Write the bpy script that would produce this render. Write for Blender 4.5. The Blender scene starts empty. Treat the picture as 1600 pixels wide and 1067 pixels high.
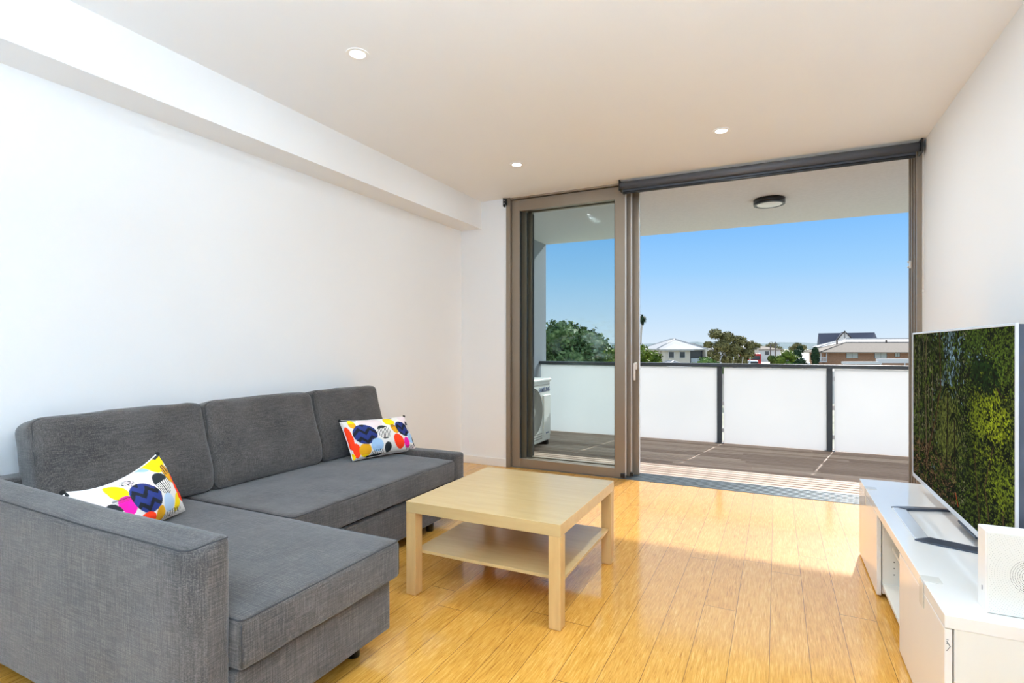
import bpy, bmesh, math, random
import numpy as np
from mathutils import Vector, Matrix, noise
random.seed(7)
S = bpy.context.scene
COL = S.collection
PI = math.pi
UP, UPC = (40, 310), (.59, .79, 1)

# ------------------------------------------------------------------ colour / material helpers
def L(r, g=None, b=None):
    if g is None: g = b = r
    f = lambda c: (c/255/12.92) if c/255 <= .04045 else ((c/255+.055)/1.055)**2.4
    return (f(r), f(g), f(b), 1)

def nmat(name):
    m = bpy.data.materials.new(name); m.use_nodes = True
    nt = m.node_tree
    return m, nt, nt.nodes['Principled BSDF'], nt.nodes['Material Output']

def setp(p, col=None, rough=None, metal=None, spec=None, coat=None):
    if col is not None: p.inputs['Base Color'].default_value = col
    if rough is not None: p.inputs['Roughness'].default_value = rough
    if metal is not None: p.inputs['Metallic'].default_value = metal
    if spec is not None: p.inputs['Specular IOR Level'].default_value = spec
    if coat is not None: p.inputs['Coat Weight'].default_value = coat; p.inputs['Coat Roughness'].default_value = .08

def coords(nt, scale=(1, 1, 1), kind='Object'):
    tc = nt.nodes.new('ShaderNodeTexCoord'); mp = nt.nodes.new('ShaderNodeMapping')
    mp.inputs['Scale'].default_value = scale
    nt.links.new(tc.outputs[kind], mp.inputs['Vector'])
    return mp.outputs['Vector']

def noise_n(nt, vec, scale=1., detail=2., rough=.5):
    n = nt.nodes.new('ShaderNodeTexNoise')
    n.inputs['Scale'].default_value = scale; n.inputs['Detail'].default_value = detail; n.inputs['Roughness'].default_value = rough
    nt.links.new(vec, n.inputs['Vector'])
    return n.outputs['Fac']

def ramp(nt, fac, stops):
    r = nt.nodes.new('ShaderNodeValToRGB')
    while len(r.color_ramp.elements) < len(stops): r.color_ramp.elements.new(.5)
    for e, (p, c) in zip(r.color_ramp.elements, stops): e.position = p; e.color = c
    nt.links.new(fac, r.inputs['Fac'])
    return r.outputs['Color']

def mth(nt, op, a, b=None, c=None):
    n = nt.nodes.new('ShaderNodeMath'); n.operation = op
    for i, v in enumerate((a, b, c)):
        if v is None: continue
        if isinstance(v, (int, float)): n.inputs[i].default_value = v
        else: nt.links.new(v, n.inputs[i])
    return n.outputs[0]

def mixc(nt, fac, a, b, mode='MIX'):
    n = nt.nodes.new('ShaderNodeMix'); n.data_type = 'RGBA'; n.blend_type = mode
    for k, v in ((0, fac), (6, a), (7, b)):
        if isinstance(v, (int, float)): n.inputs[k].default_value = v
        elif isinstance(v, tuple): n.inputs[k].default_value = v
        else: nt.links.new(v, n.inputs[k])
    return n.outputs[2]

def bump(nt, p, h, strength=.3, dist=.002):
    b = nt.nodes.new('ShaderNodeBump'); b.inputs['Strength'].default_value = strength; b.inputs['Distance'].default_value = dist
    nt.links.new(h, b.inputs['Height']); nt.links.new(b.outputs['Normal'], p.inputs['Normal'])

def plain(name, col, rough=.5, metal=0, spec=.5, coat=None, var=.06, vs=9., bs=0.):
    """plain paint / metal with a faint procedural unevenness"""
    m, nt, p, o = nmat(name); setp(p, col, rough, metal, spec, coat)
    f = noise_n(nt, coords(nt), vs, 3)
    a = tuple(c*(1-var) for c in col[:3])+(1,); b = tuple(min(1, c*(1+var)) for c in col[:3])+(1,)
    nt.links.new(ramp(nt, f, [(.3, a), (.7, b)]), p.inputs['Base Color'])
    if bs: bump(nt, p, noise_n(nt, coords(nt), 260, 2), bs, .001)
    return m

M = {}
M['wall'] = plain('wall_paint', (.85, .855, .855, 1), .65, var=.006, vs=2, spec=.3)
M['ceil'] = plain('ceiling_paint', (.88, .885, .885, 1), .8, var=.006, vs=2, spec=.2)
M['tile'] = plain('pale_kitchen_tiles', L(222, 224, 226), .4, var=.02)  # pale tone chosen for the unseen floor to cut warm bounce
M['backwall'] = plain('charcoal_feature_paint', L(96, 98, 102), .8, var=.02)  # dark tone soaks up light behind the camera
M['membrane'] = plain('dark_waterproof_membrane', L(44, 44, 46), .9)  # slab coloured dark so the deck gaps read as shade
M['skirt'] = plain('skirting_paint', (.82, .80, .77, 1), .4, var=.01)
M['alu'] = plain('bronze_anodised_aluminium', L(144, 130, 114), .38, .45, var=.02)
M['alu_d'] = plain('dark_seal_rubber', L(38, 38, 38), .6)
M['track'] = plain('grey_track_metal', L(120, 130, 136), .35, .7, var=.05)
M['blind'] = plain('charcoal_blind_fabric', L(82, 83, 88), .55, bs=.2)
M['black'] = plain('black_plastic', L(28, 28, 30), .4)
M['rail'] = plain('charcoal_powder_coat', L(74, 80, 86), .42, .2)
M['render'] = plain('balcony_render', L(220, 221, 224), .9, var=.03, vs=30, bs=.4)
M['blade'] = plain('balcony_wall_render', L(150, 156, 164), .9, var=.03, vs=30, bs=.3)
M['white'] = plain('white_gloss_laminate', L(240, 238, 234), .07, spec=.5, var=.004)
M['whitein'] = plain('white_satin_laminate', L(232, 231, 224), .35, var=.004)
M['whitepl'] = plain('white_plastic', L(243, 241, 238), .3, var=.004)
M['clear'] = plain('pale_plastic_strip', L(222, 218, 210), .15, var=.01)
M['acw'] = plain('outdoor_unit_enamel', L(238, 240, 236), .35, var=.01)
M['acgrille'] = plain('grille_grey', L(160, 158, 152), .4)
M['acdark'] = plain('fan_recess_dark', L(46, 44, 44), .8)
M['acblue'] = plain('badge_blue_grey', L(104, 122, 160), .4)
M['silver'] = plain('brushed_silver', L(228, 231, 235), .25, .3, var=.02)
M['tvgrey'] = plain('tv_dark_metal', L(78, 84, 96), .3, .5)
M['footblk'] = plain('black_foot_plastic', L(20, 20, 20), .4)
M['handle'] = plain('pale_handle_lacquer', L(232, 230, 226), .3, .1)

def weave(name, base, hi, lo):
    m, nt, p, o = nmat(name); setp(p, rough=.95, spec=.15)
    a = noise_n(nt, coords(nt, (14, 330, 330)), 1, 2, .6)
    b = noise_n(nt, coords(nt, (330, 14, 330)), 1, 2, .6)
    c = noise_n(nt, coords(nt, (330, 330, 14)), 1, 2, .6)
    s = mth(nt, 'ADD', mth(nt, 'ADD', a, b), c)
    s = mth(nt, 'MULTIPLY', s, .3333)
    big = noise_n(nt, coords(nt), 5, 2)
    col = ramp(nt, s, [(.40, lo), (.5, base), (.60, hi)])
    col = mixc(nt, .25, col, ramp(nt, big, [(.3, lo), (.7, hi)]))
    nt.links.new(col, p.inputs['Base Color'])
    p.inputs['Sheen Weight'].default_value = .25
    p.inputs['Sheen Roughness'].default_value = .5
    bump(nt, p, s, .5, .003)
    return m
M['fabric'] = weave('charcoal_linen_weave', L(71, 66, 63), L(102, 95, 90), L(46, 43, 42))
M['seam'] = plain('dark_seam_thread', L(52, 50, 50), .95)
M['gapblk'] = plain('black_lining_cloth', L(26, 25, 25), .95)

def wood(name, c0, c1, sx, sy, sz, rough, var2=None):
    m, nt, p, o = nmat(name); setp(p, rough=rough, spec=.5)
    f = noise_n(nt, coords(nt, (sx, sy, sz)), 1, 4, .6)
    g = noise_n(nt, coords(nt), 2.5, 2)
    col = ramp(nt, f, [(.3, c0), (.7, c1)])
    col = mixc(nt, .25, col, ramp(nt, g, [(.3, c0), (.7, c1)]))
    nt.links.new(col, p.inputs['Base Color'])
    return m
M['birch'] = wood('birch_veneer', L(190, 160, 110), L(201, 172, 121), 4, 30, 30, .20)
M['birchv'] = wood('birch_leg_wood', L(190, 152, 98), L(210, 174, 118), 30, 30, 3, .35)

def floor_mat():
    m, nt, p, o = nmat('strand_woven_bamboo_floor'); setp(p, rough=.5, spec=.04, coat=1.)
    p.inputs['Coat Roughness'].default_value = .13; p.inputs['Coat IOR'].default_value = 1.62
    tc = nt.nodes.new('ShaderNodeTexCoord'); sp = nt.nodes.new('ShaderNodeSeparateXYZ')
    nt.links.new(tc.outputs['Object'], sp.inputs[0])
    X, Y = sp.outputs['X'], sp.outputs['Y']
    u = mth(nt, 'DIVIDE', mth(nt, 'ADD', X, .024), .139)
    i = mth(nt, 'FLOOR', u); fu = mth(nt, 'FRACT', u)
    wn = nt.nodes.new('ShaderNodeTexWhiteNoise'); wn.noise_dimensions = '1D'; nt.links.new(i, wn.inputs['W'])
    v = mth(nt, 'ADD', mth(nt, 'DIVIDE', Y, 1.83), mth(nt, 'MULTIPLY', wn.outputs['Value'], 7.3))
    j = mth(nt, 'FLOOR', v); fv = mth(nt, 'FRACT', v)
    cb = nt.nodes.new('ShaderNodeCombineXYZ'); nt.links.new(i, cb.inputs[0]); nt.links.new(j, cb.inputs[1])
    w2 = nt.nodes.new('ShaderNodeTexWhiteNoise'); w2.noise_dimensions = '3D'; nt.links.new(cb.outputs[0], w2.inputs['Vector'])
    # plank seams
    su = mth(nt, 'MINIMUM', fu, mth(nt, 'SUBTRACT', 1, fu)); sv = mth(nt, 'MINIMUM', fv, mth(nt, 'SUBTRACT', 1, fv))
    seam = mth(nt, 'MAXIMUM', mth(nt, 'LESS_THAN', su, .0085), mth(nt, 'LESS_THAN', sv, .0009))
    # fibres, shifted plank by plank
    off = nt.nodes.new('ShaderNodeCombineXYZ')
    nt.links.new(mth(nt, 'MULTIPLY', w2.outputs['Value'], 17.), off.inputs[2])
    nt.links.new(mth(nt, 'MULTIPLY', X, 330), off.inputs[0]); nt.links.new(mth(nt, 'MULTIPLY', Y, 14), off.inputs[1])
    f = noise_n(nt, off.outputs[0], 1, 3, .65)
    off2 = nt.nodes.new('ShaderNodeCombineXYZ')
    nt.links.new(mth(nt, 'MULTIPLY', X, 120), off2.inputs[0]); nt.links.new(mth(nt, 'MULTIPLY', Y, 9), off2.inputs[1]); nt.links.new(mth(nt, 'MULTIPLY', w2.outputs['Value'], 31.), off2.inputs[2])
    g = noise_n(nt, off2.outputs[0], 1, 3, .6)
    s = mth(nt, 'ADD', mth(nt, 'MULTIPLY', f, .62), mth(nt, 'MULTIPLY', g, .38))
    s = mth(nt, 'ADD', s, mth(nt, 'MULTIPLY', mth(nt, 'SUBTRACT', w2.outputs['Value'], .5), .05))
    col = ramp(nt, s, [(.30, L(150, 92, 26)), (.42, L(196, 138, 54)), (.53, L(212, 155, 68)), (.68, L(230, 182, 102))])
    col = mixc(nt, seam, col, L(120, 82, 34))
    nt.links.new(col, p.inputs['Base Color'])
    bump(nt, p, mth(nt, 'SUBTRACT', mth(nt, 'MULTIPLY', f, .12), seam), .25, .0015)
    return m
M['floor'] = floor_mat()

def deck_mat():
    m, nt, p, o = nmat('weathered_deck_timber'); setp(p, rough=.7, spec=.3)
    tc = nt.nodes.new('ShaderNodeTexCoord'); sp = nt.nodes.new('ShaderNodeSeparateXYZ')
    nt.links.new(tc.outputs['Object'], sp.inputs[0])
    i = mth(nt, 'FLOOR', mth(nt, 'DIVIDE', sp.outputs['Y'], .088))
    wn = nt.nodes.new('ShaderNodeTexWhiteNoise'); wn.noise_dimensions = '1D'; nt.links.new(i, wn.inputs['W'])
    v = mth(nt, 'FLOOR', mth(nt, 'ADD', mth(nt, 'DIVIDE', sp.outputs['X'], 1.9), mth(nt, 'MULTIPLY', wn.outputs['Value'], 9)))
    cb = nt.nodes.new('ShaderNodeCombineXYZ'); nt.links.new(i, cb.inputs[0]); nt.links.new(v, cb.inputs[1])
    w2 = nt.nodes.new('ShaderNodeTexWhiteNoise'); w2.noise_dimensions = '3D'; nt.links.new(cb.outputs[0], w2.inputs['Vector'])
    f = noise_n(nt, coords(nt, (5, 120, 40)), 1, 3, .6)
    s = mth(nt, 'ADD', mth(nt, 'MULTIPLY', f, .55), mth(nt, 'MULTIPLY', w2.outputs['Value'], .45))
    col = ramp(nt, s, [(.15, L(136, 114, 100)), (.5, L(176, 154, 138)), (.85, L(208, 188, 172))])
    nt.links.new(col, p.inputs['Base Color'])
    return m
M['deck'] = deck_mat()

def glass_mat(name, tint, refl=1.0, refl_streak=False):
    m = bpy.data.materials.new(name); m.use_nodes = True; nt = m.node_tree; nt.nodes.clear()
    o = nt.nodes.new('ShaderNodeOutputMaterial'); t = nt.nodes.new('ShaderNodeBsdfTransparent'); t.inputs[0].default_value = tint
    g = nt.nodes.new('ShaderNodeBsdfGlossy'); g.inputs['Roughness'].default_value = .01
    fr = nt.nodes.new('ShaderNodeFresnel'); fr.inputs[0].default_value = 1.35
    mx = nt.nodes.new('ShaderNodeMixShader'); nt.links.new(mth(nt, 'MULTIPLY', fr.outputs[0], refl), mx.inputs[0])
    nt.links.new(t.outputs[0], mx.inputs[1]); nt.links.new(g.outputs[0], mx.inputs[2])
    out = mx.outputs[0]
    if refl_streak:   # white reflection streak painted on the pane as diffuse colour
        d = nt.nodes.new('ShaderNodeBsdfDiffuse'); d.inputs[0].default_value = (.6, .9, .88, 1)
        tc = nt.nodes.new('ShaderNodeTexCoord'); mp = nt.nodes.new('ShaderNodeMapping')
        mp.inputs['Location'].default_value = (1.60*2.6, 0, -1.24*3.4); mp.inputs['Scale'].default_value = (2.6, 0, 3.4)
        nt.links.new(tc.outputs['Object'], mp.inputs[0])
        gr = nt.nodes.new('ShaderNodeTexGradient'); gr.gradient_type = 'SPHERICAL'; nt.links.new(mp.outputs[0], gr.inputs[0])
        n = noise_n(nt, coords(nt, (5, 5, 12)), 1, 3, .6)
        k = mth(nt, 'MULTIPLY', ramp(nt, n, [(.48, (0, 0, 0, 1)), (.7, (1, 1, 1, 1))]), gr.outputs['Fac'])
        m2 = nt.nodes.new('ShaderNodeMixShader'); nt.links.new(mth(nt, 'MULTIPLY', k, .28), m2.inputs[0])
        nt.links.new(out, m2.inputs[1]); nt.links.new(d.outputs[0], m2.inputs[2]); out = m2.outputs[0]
    nt.links.new(out, o.inputs[0])
    return m
M['glass'] = glass_mat('tinted_door_glass', (.97, .985, .985, 1), .10)
M['glass1'] = glass_mat('tinted_door_glass_smeared', (.91, .94, .935, 1), .05, True)  # carries the painted reflection streak

def frosted():
    m = bpy.data.materials.new('frosted_white_glass'); m.use_nodes = True; nt = m.node_tree; nt.nodes.clear()
    o = nt.nodes.new('ShaderNodeOutputMaterial'); t = nt.nodes.new('ShaderNodeBsdfTranslucent'); d = nt.nodes.new('ShaderNodeBsdfDiffuse')
    f = noise_n(nt, coords(nt), 1.5, 2)
    c = ramp(nt, f, [(.3, (.87, .88, .89, 1)), (.7, (.90, .905, .91, 1))])
    nt.links.new(c, t.inputs[0]); nt.links.new(c, d.inputs[0])
    g = nt.nodes.new('ShaderNodeBsdfGlossy'); g.inputs['Roughness'].default_value = .25
    mx = nt.nodes.new('ShaderNodeMixShader'); mx.inputs[0].default_value = .55
    nt.links.new(d.outputs[0], mx.inputs[1]); nt.links.new(t.outputs[0], mx.inputs[2])
    m2 = nt.nodes.new('ShaderNodeMixShader'); m2.inputs[0].default_value = .03
    nt.links.new(mx.outputs[0], m2.inputs[1]); nt.links.new(g.outputs[0], m2.inputs[2])
    nt.links.new(m2.outputs[0], o.inputs[0])
    return m
M['frost'] = frosted()

def emit(name, col, s):
    m = bpy.data.materials.new(name); m.use_nodes = True; nt = m.node_tree; nt.nodes.clear()
    o = nt.nodes.new('ShaderNodeOutputMaterial'); e = nt.nodes.new('ShaderNodeEmission'); e.inputs[0].default_value = col; e.inputs[1].default_value = s
    nt.links.new(e.outputs[0], o.inputs[0]); return m
M['lamp'] = emit('downlight_lens', (1, .98, .95, 1), 5)
M['balclens'] = plain('lamp_opal_lens', L(235, 240, 240), .25)

def vcol(name, rough=.9, em=0.):
    m, nt, p, o = nmat(name); setp(p, rough=rough, spec=.3)
    a = nt.nodes.new('ShaderNodeAttribute'); a.attribute_name = 'print'
    nt.links.new(a.outputs['Color'], p.inputs['Base Color'])
    if em:
        setp(p, rough=.35, spec=.06)
        dk = mixc(nt, 1., a.outputs['Color'], (.01, .01, .01, 1), 'MULTIPLY'); nt.links.new(dk, p.inputs['Base Color'])
        nt.links.new(a.outputs['Color'], p.inputs['Emission Color']); p.inputs['Emission Strength'].default_value = em
    else:
        bump(nt, p, noise_n(nt, coords(nt), 500, 2), .3, .001)
    return m
M['print'] = vcol('printed_cotton')
m, nt, p, o = nmat('lit_screen'); nt.nodes.remove(p)
a = nt.nodes.new('ShaderNodeAttribute'); a.attribute_name = 'print'; e = nt.nodes.new('ShaderNodeEmission'); nt.links.new(a.outputs['Color'], e.inputs[0]); e.inputs[1].default_value = .85
d = nt.nodes.new('ShaderNodeBsdfDiffuse'); nt.links.new(ramp(nt, noise_n(nt, coords(nt), 3), [(0, (.008, .008, .008, 1)), (1, (.01, .01, .01, 1))]), d.inputs[0])
ad = nt.nodes.new('ShaderNodeAddShader'); nt.links.new(e.outputs[0], ad.inputs[0]); nt.links.new(d.outputs[0], ad.inputs[1]); nt.links.new(ad.outputs[0], o.inputs[0])
M['screen'] = m

# ------------------------------------------------------------------ mesh helpers
def link(name, bm, mat, parent=None, smooth=False, loc=None, **props):
    me = bpy.data.meshes.new(name); bm.normal_update(); bm.to_mesh(me); bm.free()
    if mat is not None:
        for mm in (mat if isinstance(mat, (list, tuple)) else [mat]): me.materials.append(mm)
    if smooth:
        for p in me.polygons: p.use_smooth = True
    o = bpy.data.objects.new(name, me); COL.objects.link(o)
    if parent is not None: o.parent = parent; o.matrix_parent_inverse = parent_inv(parent)
    for k, v in props.items(): o[k] = v
    return o

def world_m(o):
    m = Matrix.LocRotScale(o.location, o.rotation_euler, o.scale)
    if o.parent is not None: m = world_m(o.parent) @ o.matrix_parent_inverse @ m
    return m
def parent_inv(p): return world_m(p).inverted()

def B(bm, x0, x1, y0, y1, z0, z1, r=0., seg=2, mi=0):
    """box, optionally with rounded edges"""
    t = bmesh.new(); bmesh.ops.create_cube(t, size=1)
    for v in t.verts:
        v.co = Vector((x0+(x1-x0)*(v.co.x+.5), y0+(y1-y0)*(v.co.y+.5), z0+(z1-z0)*(v.co.z+.5)))
    if r > 0:
        r = min(r, .49*min(x1-x0, y1-y0, z1-z0))
        bmesh.ops.bevel(t, geom=t.edges[:], offset=r, segments=seg, profile=.5, affect='EDGES')
    merge(bm, t, mi); return bm

def merge(bm, t, mi=0, mat=None):
    if mat is not None: t.transform(mat)
    mp = {}
    for v in t.verts: mp[v] = bm.verts.new(v.co)
    for f in t.faces:
        try:
            nf = bm.faces.new([mp[v] for v in f.verts]); nf.material_index = mi; nf.smooth = f.smooth
        except ValueError: pass
    t.free()

def cyl(bm, p0, p1, r0, r1=None, n=20, mi=0, smooth=True, bev=0.):
    r1 = r0 if r1 is None else r1
    p0 = Vector(p0); p1 = Vector(p1); d = p1-p0
    t = bmesh.new(); bmesh.ops.create_cone(t, cap_ends=True, segments=n, radius1=r0, radius2=r1, depth=d.length)
    if bev: bmesh.ops.bevel(t, geom=[e for e in t.edges if len(e.link_faces) == 2 and e.calc_face_angle(0) > 1], offset=bev, segments=3, affect='EDGES')
    q = d.to_track_quat('Z', 'Y').to_matrix().to_4x4()
    for f in t.faces: f.smooth = smooth and len(f.verts) == 4
    merge(bm, t, mi, Matrix.Translation((p0+p1)/2) @ q)

def ring(bm, c, axis, r, w, h, n=48):
    """flat ring band: outer radius r, width w, height h along axis"""
    q = Vector(axis).to_track_quat('Z', 'Y').to_matrix(); c = Vector(c); vs = []
    for i in range(n):
        a = 2*PI*i/n; row = []
        for rr, zz in ((r-w, 0), (r, 0), (r, h), (r-w, h)):
            row.append(bm.verts.new(c+q @ Vector((rr*math.cos(a), rr*math.sin(a), zz))))
        vs.append(row)
    for i in range(n):
        for k in range(4):
            bm.faces.new((vs[i][k], vs[(i+1) % n][k], vs[(i+1) % n][(k+1) % 4], vs[i][(k+1) % 4]))

def tube(bm, pts, r, n=8, closed=False, mi=0):
    pts = [Vector(p) for p in pts]; N = len(pts); rows = []; up0 = None
    for i, p in enumerate(pts):
        a = pts[(i-1) % N] if (closed or i > 0) else p; b = pts[(i+1) % N] if (closed or i < N-1) else p
        t = (b-a).normalized()
        up = Vector((0, 0, 1)) if abs(t.z) < .95 else Vector((1, 0, 0))
        s = t.cross(up).normalized(); u = s.cross(t)
        rows.append([bm.verts.new(p+(s*math.cos(2*PI*k/n)+u*math.sin(2*PI*k/n))*r) for k in range(n)])
    for i in range(N if closed else N-1):
        A, Bq = rows[i], rows[(i+1) % N]
        for k in range(n):
            f = bm.faces.new((A[k], A[(k+1) % n], Bq[(k+1) % n], Bq[k])); f.smooth = True; f.material_index = mi
    if not closed:
        bm.faces.new(rows[0][::-1]); bm.faces.new(rows[-1])

def thing(name, loc, label, cat, group=None, rz=0):
    o = bpy.data.objects.new(name, None); COL.objects.link(o); o.location = loc; o.rotation_euler = (0, 0, rz)
    o.empty_display_size = .1
    o['label'] = label; o['category'] = cat
    if group: o['group'] = group
    return o
def tag(o, label, cat, group=None):
    o['label'] = label; o['category'] = cat
    if group: o['group'] = group
    return o
def struct_empty(name, loc=(0, 0, 0)):
    o = bpy.data.objects.new(name, None); COL.objects.link(o); o.location = loc; o['kind'] = 'structure'; return o
def struct(name, bm, mat): return link(name, bm, mat, kind='structure')

def soft(x0, x1, y0, y1, z0, z1, r, n=(20, 20, 8), puff=(0, 0, 0), wr=.003, seed=0, round_y0=None, crown=0.):
    """upholstered block: rounded box with puffed faces and slight wrinkles"""
    bm = bmesh.new()
    c = Vector(((x0+x1)/2, (y0+y1)/2, (z0+z1)/2)); h = Vector(((x1-x0)/2, (y1-y0)/2, (z1-z0)/2))
    def axis(k):
        m = n[k]; H = h[k]; rr = min(r, H*.98); out = []
        for i in range(4): out.append(-H+rr*(1-math.cos(i/4*PI/2)))
        for i in range(m+1): out.append(-(H-rr)+2*(H-rr)*i/m)
        for i in range(3, -1, -1): out.append(H-rr*(1-math.cos(i/4*PI/2)))
        return out
    ax = [axis(k) for k in range(3)]
    idx = {}
    def vert(i, j, k):
        if (i, j, k) in idx: return idx[i, j, k]
        p = Vector((ax[0][i], ax[1][j], ax[2][k])); q = Vector([max(-(h[a]-min(r, h[a]*.98)), min(h[a]-min(r, h[a]*.98), p[a])) for a in range(3)])
        d = p-q
        if d.length > 1e-9:
            e = max(abs(d.x), abs(d.y), abs(d.z)); p = q+d.normalized()*min(r, min(h)*.98) if e > 1e-9 else p
        u = Vector([p[a]/h[a] for a in range(3)])
        for a in range(3):
            b, cc = (a+1) % 3, (a+2) % 3
            if puff[a]:
                w = max(0, 1-u[b]**2)**.7*max(0, 1-u[cc]**2)**.7
                p[a] += puff[a]*w*u[a]
        P = c+p
        if wr:
            nv = noise.noise_vector(P*6+Vector((seed*3.1, seed, 0)))+.5*noise.noise_vector(P*17+Vector((seed, 0, 5)))
            P += nv*wr
        idx[i, j, k] = bm.verts.new(P); return idx[i, j, k]
    I, J, K = len(ax[0])-1, len(ax[1])-1, len(ax[2])-1
    def quad(a, b, c_, d): 
        f = bm.faces.new((a, b, c_, d)); f.smooth = True
    for i in range(I):
        for j in range(J):
            quad(vert(i, j, 0), vert(i, j+1, 0), vert(i+1, j+1, 0), vert(i+1, j, 0)); quad(vert(i, j, K), vert(i+1, j, K), vert(i+1, j+1, K), vert(i, j+1, K))
    for i in range(I):
        for k in range(K):
            quad(vert(i, 0, k), vert(i+1, 0, k), vert(i+1, 0, k+1), vert(i, 0, k+1)); quad(vert(i, J, k), vert(i, J, k+1), vert(i+1, J, k+1), vert(i+1, J, k))
    for j in range(J):
        for k in range(K):
            quad(vert(0, j, k), vert(0, j, k+1), vert(0, j+1, k+1), vert(0, j+1, k)); quad(vert(I, j, k), vert(I, j+1, k), vert(I, j+1, k+1), vert(I, j, k+1))
    return bm

def rrect(x0, x1, y0, y1, z, r, n=6):
    pts = []
    for cx_, cy_, a0 in ((x1-r, y1-r, 0), (x0+r, y1-r, PI/2), (x0+r, y0+r, PI), (x1-r, y0+r, 1.5*PI)):
        for i in range(n+1):
            a = a0+PI/2*i/n; pts.append((cx_+r*math.cos(a), cy_+r*math.sin(a), z))
    return pts

# ------------------------------------------------------------------ SETTING: room shell
XL, XR, YW, YB, ZC = -2.94, .95, 4.815, -3.4, 2.67
struct('floor', B(bmesh.new(), XL-.1, XR+.1, -.2, 4.835, -.12, 0), M['floor'])
struct('floor_kitchen', B(bmesh.new(), XL-.1, XR+.1, YB-.1, -.2, -.12, 0), M['tile'])  # unseen pale floor added to weaken the warm bounce
struct('ceiling', B(bmesh.new(), XL-.1, XR+.1, YB-.1, 4.815, ZC, ZC+.15), M['ceil'])
struct('wall_left', B(bmesh.new(), XL-.15, XL, YB, 5.12, -.1, ZC), M['wall'])
struct('wall_right', B(bmesh.new(), XR, XR+.25, YB, 5.12, -.1, ZC+.1), M['wall'])
struct('wall_back', B(bmesh.new(), XL, XR, YB-.15, YB, 0, ZC), M['backwall'])  # unseen wall darkened to keep light off the sofa arm
b = bmesh.new(); B(b, XL, -2.412, YW, 5.12, -.1, ZC+.05); struct('wall_window', b, M['wall'])
b = bmesh.new(); B(b, XL-.15, XR+.25, 4.816, 5.12, 2.705, 3.1); struct('wall_lintel', b, M['wall'])
struct('trim_1', B(bmesh.new(), XL, -2.70, YB, YW, 2.395, ZC), M['wall'])            # boxed bulkhead along the left wall
struct('baseboard_window', B(bmesh.new(), XL+.012, -2.412, YW-.012, YW, 0, .078, .002), M['skirt'])
struct('baseboard_left', B(bmesh.new(), XL, XL+.012, YB, YW, 0, .078, .002), M['skirt'])
struct('baseboard_right', B(bmesh.new(), XR-.012, XR, YB, YW, 0, .078, .002), M['skirt'])
struct('baseboard_back', B(bmesh.new(), XL+.012, XR-.012, YB, YB+.012, 0, .078, .002), M['skirt'])

# sliding door: fixed outer frame + three leaves stacked at the left
door = struct_empty('door_1', (-.7, 4.95, 0))
b = bmesh.new()
B(b, -2.412, -2.37, 4.80, 5.12, 0, 2.70, .002)            # left jamb
B(b, .944, .95, 4.83, 5.12, 0, 2.70)
for yy in (4.83, 4.905, 4.99, 5.075): B(b, .918, .946, yy, yy+.028, .0, 2.70, .002)  # right jamb ribs
B(b, -2.412, .95, 4.816, 5.12, 2.655, 2.705)              # head
link('outer_frame', b, M['alu'], door)
b = bmesh.new(); B(b, -2.37, .946, 4.835, 5.12, -.03, -.004)
link('track_bed', b, M['alu_d'], door)
b = bmesh.new(); B(b, -2.37, .946, 4.835, 4.841, -.02, .004, .001)
for yy in np.arange(4.862, 5.115, .042): B(b, -2.37, .946, yy, yy+.013, -.006, .004, .001)
link('floor_track', b, M['track'], door)
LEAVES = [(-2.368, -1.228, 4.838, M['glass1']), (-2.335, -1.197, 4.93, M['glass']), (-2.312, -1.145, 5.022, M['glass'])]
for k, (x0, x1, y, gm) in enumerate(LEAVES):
    b = bmesh.new(); w = .090; t = .042
    B(b, x0, x0+w-.004, y, y+t, .006, 2.65, .003); B(b, x1-w-.004, x1, y, y+t, .006, 2.65, .003)
    B(b, x0+w-.01, x1-w, y+.001, y+t-.001, .006, .090 if k == 0 else .08, .003)
    B(b, x0+w-.01, x1-w, y+.001, y+t-.001, 2.54 if k == 0 else 2.56, 2.65, .003)
    leaf = link('sliding_leaf', b, M['alu'], door)
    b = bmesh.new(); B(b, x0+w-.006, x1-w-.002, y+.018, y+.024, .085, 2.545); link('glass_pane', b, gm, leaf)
    b = bmesh.new()
    for xa in (x0+w-.0045, x1-w-.0085): B(b, xa, xa+.0045, y+.004, y+.038, .09, 2.54)
    link('glazing_seal', b, M['alu_d'], leaf)
    b = bmesh.new(); B(b, x1, x1+.004, y+.002, y+t-.002, .03, 2.64, .001); link('edge_strip', b, M['silver'], leaf, label='pale edge strip')  # silver strip stands in for the sunlit highlight on the leaf edge
    if k == 2:
        b = bmesh.new(); B(b, x1-.040, x1-.014, y-.010, y+.001, .985, 1.055, .006)
        cyl(b, (x1-.028, y-.005, 1.035), (x1-.030, y-.036, 1.035), .008, n=14)
        B(b, x1-.042, x1-.022, y-.047, y-.032, .885, 1.045, .006)
        link('lever_handle', b, M['handle'], leaf, label='pale lever handle')
b = bmesh.new(); B(b, -1.262, -1.225, 4.80, 4.838, .018, .055, .004); B(b, -1.20, -1.17, 4.90, 4.93, .018, .05, .004)
link('guide_block', b, M['black'], door)
b = bmesh.new(); B(b, .905, .918, 5.0, 5.02, 1.79, 1.85, .004); cyl(b, (.905, 5.01, 1.80), (.895, 5.01, 1.80), .008, n=12); cyl(b, (.905, 5.01, 1.84), (.895, 5.01, 1.84), .008, n=12)
link('door_catch', b, M['handle'], door, label='small pale catch')

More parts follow.
